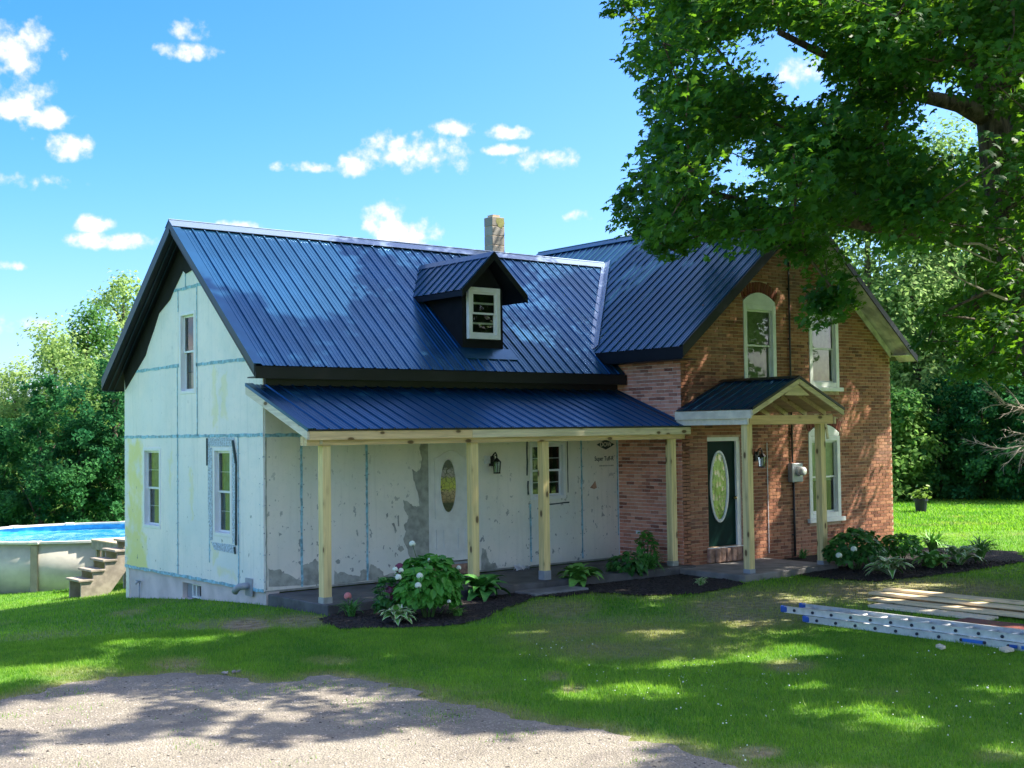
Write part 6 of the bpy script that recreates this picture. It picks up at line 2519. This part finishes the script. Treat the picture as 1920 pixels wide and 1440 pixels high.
# ---- background trees
def far_tree(name, px, depth, height, width, label, m_, seed, n=9000, size=.24, low=.12, group=None, base=None, loose=1.0, trunk_h=None, cat='tree', blobs=16):
    if 'dark' in name:
        blobs, loose = 12, .55
    g = np.random.default_rng(seed)
    if base is None:
        b_ = hD(px, 900, depth)
        base = np.array([b_[0], b_[1]])
    z0 = float(ground_z(base[0], base[1]))
    r_ = empty(name, (base[0], base[1], z0), label, cat, group)
    nb = blobs
    cen, rad = [], []
    for i in range(nb):
        s = (i + .5) / nb
        zz_ = z0 + height * (low + (1 - low) * (s * .93))
        prof = math.sin(math.pi * min(1, .18 + .80 * s)) ** .7
        a = i * 2.4 + g.uniform(-.5, .5)
        rr_ = width / 2 * prof * g.uniform(.25, .75)
        cen.append([base[0] + rr_ * math.cos(a), base[1] + rr_ * math.sin(a), zz_])
        rad.append(width * .26 * g.uniform(.5, 1.35) * (.55 + .45 * prof))
    cen.append([base[0], base[1], z0 + height * .93])
    rad.append(width * .16)
    cen, rad = np.array(cen), np.array(rad)
    w = rad ** 2 / (rad ** 2).sum()
    pick = g.choice(len(cen), n, p=w)
    d = g.normal(0, 1, (n, 3))
    d /= np.linalg.norm(d, axis=1)[:, None]
    # leafy tufts on the surface of every bough
    nt_ = 26 if 'dark' not in name else 15
    tuft = g.normal(0, 1, (len(cen), nt_, 3))
    tuft /= np.linalg.norm(tuft, axis=2)[:, :, None]
    tk_ = tuft[pick, g.integers(0, nt_, n)]
    d = tk_ + d * .38 * loose
    q = g.uniform(.55, 1.12, n)[:, None]
    P = cen[pick] + d * rad[pick][:, None] * q * np.array([1, 1, .85])
    keep = P[:, 2] > z0 + .05
    P, d, pk = P[keep], d[keep], pick[keep]
    nrm = d * .6 + np.array([0, 0, .7])
    rn = np.clip(g.uniform(.0, .85, len(cen))[pk] + g.normal(0, .2, len(pk)), 0, 1)
    tag(put('crown', leaf_cloud(P, nrm, size, 'quad', 'crown', seed, None, .6, rn), m_, r_), kind='stuff')
    mb = MB()
    tr_ = max(.06, height * .017)
    mb.tube([(base[0], base[1], z0 - .2), (base[0] + .1, base[1], z0 + height * .35), (base[0], base[1] + .1, z0 + height * .65), (base[0], base[1], z0 + height * .9)], [tr_ * 1.3, tr_, tr_ * .6, tr_ * .2], 7)
    for i in range(0, nb, 2):
        a = np.array([base[0], base[1], max(z0 + height * .1, cen[i][2] - rad[i] * 1.2)])
        mb.tube([a, a * .4 + cen[i] * .6 + np.array([0, 0, .1]), cen[i]], [tr_ * .45, tr_ * .3, tr_ * .1], 5, caps=False)
    mb.build('trunk', MATS['bark'], r_, True)
    return r_


FL1, FL2, FL3 = MATS['far_leaf'], MATS['far_leaf_pale'], MATS['far_leaf_dark']
GL = 'trees of the wood edge left of the house'
left = [(-60, 52, 6.2, 5.0, 'pale bushy tree at the left edge of the photo', FL2, .05), (30, 54, 6.8, 5.0, 'light green tree just right of the left photo edge', FL2, .05), (105, 51, 8.2, 5.0, 'tall pale tree with an open crown above the pool', FL2, .12), (165, 53, 9.0, 5.2, 'tall yellow green tree between the open crowned tree and the house', FL1, .10),
        (232, 56, 11.0, 5.0, 'tallest tree on the left, beside the gable overhang', FL2, .15), (320, 57, 10.0, 6.0, 'tree hidden mostly behind the white gable', FL1, .1),
        (-10, 47, 3.9, 4.2, 'dark green low tree in front of the pale trees, far left', FL3, .0), (75, 46, 5.8, 4.4, 'dark green tree directly behind the pool', FL3, .0), (150, 45.5, 4.2, 4.4, 'dark leafy tree behind the pool, third from the left edge', FL3, .0), (215, 46, 6.6, 4.6, 'dark tree close beside the white gable wall', FL3, .0), (270, 47, 5.6, 4.4, 'dark tree reaching behind the corner of the white gable', FL3, .0)]
for i, (px, dp, h, w, lab, m_, lw_) in enumerate(left):
    far_tree('dark_tree' if m_ is FL3 else 'pale_tree', px, dp, h, w, lab, m_, 100 + i, 11000 if m_ is FL3 else 10000, .15 if m_ is FL3 else .18, lw_, GL)
GRT = 'trees of the wood edge right of the house'
right = [(1640, 50, 13.5, 7.0, 'sunlit tree rising behind the right roof slope', FL2, .1), (1725, 49, 10.5, 6.0, 'light green tree just right of the brick wall', FL2, .04), (1800, 50, 15.0, 7.5, 'tall tree seen through the gap beside the maple trunk', FL2, .15), (1895, 50, 12.0, 7.0, 'mid green tree behind the maple trunk', FL1, .04), (1990, 50, 14.0, 7.5, 'tree at the right edge of the photo behind the dead branches', FL2, .08),
         (1690, 46, 3.6, 3.6, 'low mid green tree at the brick corner, behind the far lawn', FL1, .0), (1765, 46.5, 4.2, 4.0, 'dark low tree behind the flower pot', FL3, .0), (1840, 46, 4.8, 4.2, 'dark low tree left of the dead branches', FL3, .0), (1915, 45, 5.2, 4.4, 'dark low tree behind the dead branches', FL3, .0), (1985, 44, 4.6, 4.2, 'dark low tree at the right photo edge', FL3, .0),
         (1500, 54, 15.0, 8.0, 'tree whose lit top shows between the maple branches above the gable', FL2, .2), (1088, 62, 12.4, 4.5, 'far tree with just its tip above the roof right of the chimney', FL2, .3)]
for i, (px, dp, h, w, lab, m_, lw_) in enumerate(right):
    far_tree('dark_tree' if m_ is FL3 else 'pale_tree', px, dp, h, w, lab, m_, 200 + i, 11000 if m_ is FL3 else 11000, .16 if m_ is FL3 else .20, lw_, GRT)
# woodland mass closing the gaps further back
g_ = np.random.default_rng(77)
for (pa, pb, d0, d1, h0, nn, lab) in [(-220, 330, 58, 70, 5.5, 16000, 'dense woodland mass behind the left wood edge'), (1560, 2150, 54, 66, 10.0, 26000, 'dense woodland mass behind the right wood edge')]:
    px_ = g_.uniform(pa, pb, nn)
    dp_ = g_.uniform(d0, d1, nn)
    r_ = FW[None] + ((px_ - 960) / FPX)[:, None] * RT[None]
    P = CAM[None] + dp_[:, None] * r_
    hh_ = h0 * (.7 + .5 * fbm(P[:, 0], P[:, 1], .18, 9))
    P[:, 2] = ground_z(P[:, 0], P[:, 1]) + g_.uniform(0, 1, nn) ** .8 * hh_
    tag(put('woodland', leaf_cloud(P, np.tile([-.4, -.5, .5], (nn, 1)), .42, 'quad', 'woodland', int(d0), None, .6), FL3), lab, None, None, 'stuff')
# trees across the road, behind the camera: they show in the glass
proto = None
for i, (x, y, s_) in enumerate([(-22, -34, 1.0), (-8, -40, 1.15), (6, -42, 1.0), (20, -38, 1.2), (32, -30, 1.0)]):
    if proto is None:
        proto = far_tree('roadside_tree', 0, 0, 11.0, 8.0, 'first roadside tree on the left across the road', FL1, 300, 5000, .36, .05, 'trees across the road', np.array([x, y], float))
    else:
        o = proto.copy()
        COL.objects.link(o)
        o.location = (x, y, 0)
        o.scale = (s_, s_, s_)
        o['label'] = ['', 'second roadside tree from the left across the road, taller than the first', 'middle tree of five across the road behind the camera', 'tallest roadside tree, fourth from the left across the road', 'last roadside tree on the right across the road'][i]
        for ch in list(proto.children):
            c_ = ch.copy()
            COL.objects.link(c_)
            c_.parent = o

# ================================================================== GRASS
def blades(P, L, wd, seed, dry):
    g = np.random.default_rng(seed)
    n = len(P)
    az = g.uniform(0, 2 * math.pi, n)
    lean = g.uniform(.1, .9, n) * L
    side = np.stack([np.cos(az + 1.57), np.sin(az + 1.57), np.zeros(n)], 1) * (wd * g.uniform(.7, 1.3, n))[:, None]
    tip = P + np.stack([np.cos(az) * lean, np.sin(az) * lean, L], 1)
    V = np.stack([P - side, P + side, tip], 1).reshape(-1, 3)
    F = np.arange(3 * n).reshape(n, 3)
    rn = np.clip(.8 * fbm(P[:, 0], P[:, 1], .7, 61) + .5 * fbm(P[:, 0], P[:, 1], 3.2, 65) - .18 + g.normal(0, .2, n), 0, 1)
    return np_mesh('grass', V, F, {'rnd': np.repeat(rn, 3), 'dry': np.repeat(dry, 3)})


def in_house(x, y, e=0.0):
    a = (x > -.02 - e) & (x < WX + .1) & (y > -1.95 - e) & (y < WY)
    a |= (x > WX) & (x < BXR) & (y > -D_) & (y < 5.7)
    a |= (x > 7.28) & (x < 9.92) & (y > -3.48) & (y < -D_)
    a |= (x > 3.43) & (x < 4.62) & (y > -2.48) & (y < -1.9)
    return a


def scatter(n, seed, d0, d1, p0, p1, pw=1.0):
    """points on the ground inside a wedge in front of the camera, even per square metre"""
    g = np.random.default_rng(seed)
    dp = np.sqrt(g.uniform(d0 * d0, d1 * d1, n))
    px = g.uniform(p0, p1, n)
    r_ = np.array([FW[0], FW[1]])[None] * 1.0 + ((px - 960) / FPX)[:, None] * RT[None, :2]
    P = CAM[None, :2] + dp[:, None] * r_
    return P


def lawn_points(n, seed, d0, d1, p0, p1):
    g = np.random.default_rng(seed + 1)
    P = scatter(n, seed, d0, d1, p0, p1)
    x, y = P[:, 0], P[:, 1]
    dr = dryness(x, y)
    keep = ~in_house(x, y, .02)
    ind = inpoly(x, y, drive)
    ed = edist(x, y, drive)
    patchy = fbm(x, y, 1.9, 71)
    keep &= ~(ind & (g.uniform(0, 1, len(x)) > np.where(ed < .95, .42 * (patchy > .52) * (1.0 - ed), .06 * (patchy > .64))))
    keep &= ~inpoly(x, y, bed) & ~inpoly(x, y, bed2)
    keep &= g.uniform(0, 1, len(x)) > dr * .80
    keep &= np.hypot(x - PCX, y - PCY) > PR_ + .02
    x, y, dr = x[keep], y[keep], dr[keep]
    return np.stack([x, y, ground_z(x, y)], 1), dr


P, dr = lawn_points(370000, 401, 9.6, 17.5, -60, 1990)
g_ = np.random.default_rng(5)
L_ = .040 * g_.uniform(.5, 1.25, len(P)) * (1 - .4 * dr) * (.55 + .9 * fbm(P[:, 0], P[:, 1], 2.6, 67))
tag(put('grass', blades(P, L_, .0038, 1, np.clip(dr * 1.1 + g_.normal(0, .08, len(P)), 0, 1)), MATS['grass_blade']), 'short mown grass of the front lawn', None, None, 'stuff')
P, dr = lawn_points(150000, 402, 17.5, 31, -80, 2000)
L_ = .050 * g_.uniform(.5, 1.25, len(P)) * (1 - .4 * dr)
tag(put('grass', blades(P, L_, .007, 2, dr), MATS['grass_blade']), 'mown grass beside and behind the house', None, None, 'stuff')
P, dr = lawn_points(60000, 403, 31, 56, 1600, 2020)
L_ = .075 * g_.uniform(.5, 1.25, len(P))
tag(put('grass', blades(P, L_, .018, 3, dr), MATS['grass_blade']), 'sunlit grass of the far lawn right of the house', None, None, 'stuff')
for i, (n_, p0, p1, what) in enumerate([(60000, 1990, 2750, 'mown lawn beside the maple trunk past the right photo edge'), (36000, -520, -60, 'mown lawn past the left photo edge')]):
    P, dr = lawn_points(n_, 410 + i, 9.6, 26, p0, p1)
    L_ = .045 * g_.uniform(.5, 1.25, len(P)) * (1 - .4 * dr)
    tag(put('grass', blades(P, L_, .009, 11 + i, dr), MATS['grass_blade']), what, None, None, 'stuff')
# taller seed stalks at the edge and long grass against walls
ex = []
for (px, py, rx, ry, k) in [(815, 1228, 50, 12, 120), (1000, 1300, 400, 80, 500), (300, 1250, 300, 25, 300), (1500, 1330, 400, 80, 500)]:
    for _ in range(k):
        ex.append(hZ(px + R.gauss(0, rx * .5), py + R.gauss(0, ry * .5)))
ex = np.array(ex)
ex = ex[~inpoly(ex[:, 0], ex[:, 1], drive)]
tag(put('tall_grass', blades(ex, np.random.default_rng(8).uniform(.06, .15, len(ex)), .004, 5, np.full(len(ex), .15)), MATS['grass_blade']), 'taller grass stalks scattered through the lawn', None, None, 'stuff')


def chips(name, P, s, m_, label, seed, flat=.4):
    g = np.random.default_rng(seed)
    n = len(P)
    base = np.array([(-1, -1, 0), (1, -1, 0), (1, 1, 0), (-1, 1, 0), (-.6, -.6, 1), (.7, -.5, 1), (.5, .7, 1), (-.7, .5, 1)], float)
    F0 = np.array([(4, 5, 6, 7), (0, 1, 5, 4), (1, 2, 6, 5), (2, 3, 7, 6), (3, 0, 4, 7)])
    sc = (s * g.uniform(.4, 1.3, (n, 1))) * g.uniform(.6, 1.4, (n, 3)) * np.array([1, .7, flat])
    az = g.uniform(0, 6.28, n)
    V = base[None] * sc[:, None, :]
    V = np.stack([V[..., 0] * np.cos(az)[:, None] - V[..., 1] * np.sin(az)[:, None], V[..., 0] * np.sin(az)[:, None] + V[..., 1] * np.cos(az)[:, None], V[..., 2]], -1) + P[:, None, :]
    F = (np.arange(n)[:, None, None] * 8 + F0[None]).reshape(-1, 4)
    return tag(put(name, np_mesh(name, V.reshape(-1, 3), F), m_), label, None, None, 'stuff')


P = scatter(26000, 500, 9.0, 14, -60, 1450)
k = inpoly(P[:, 0], P[:, 1], drive)
P = np.column_stack([P[k], np.full(k.sum(), .010)])
chips('pebbles', P, .0075, MATS['pebble'], 'loose pebbles on the gravel drive', 6, .6)
P = scatter(60000, 501, 14, 24, 560, 1960)
k = (inpoly(P[:, 0], P[:, 1], bed) | inpoly(P[:, 0], P[:, 1], bed2)) & ~in_house(P[:, 0], P[:, 1], .02)
P = np.column_stack([P[k], ground_z(P[k][:, 0], P[k][:, 1]) + .016])
chips('mulch_chips', P, .026, MATS['mulch_chip'], 'dark wood chips lying on the mulch beds', 7, .5)
P = scatter(700, 511, 9.0, 14, -60, 1450)
k = inpoly(P[:, 0], P[:, 1], drive)
P = np.column_stack([P[k], np.full(k.sum(), .012)])
chips('leaf_litter', P, .012, MATS['mulch_chip'], 'dark bits of leaf and bark scattered on the gravel drive', 9, .2)
# white clover heads in the lawn
P = scatter(420, 502, 10, 16, 950, 1960)
k = (fbm(P[:, 0], P[:, 1], .7, 91) > .5) & ~inpoly(P[:, 0], P[:, 1], drive)
P = np.column_stack([P[k], np.full(k.sum(), .03)])
chips('clover_flowers', P, .0065, MATS['flower_white'], 'tiny white clover flowers in the front lawn', 8, 1.2)
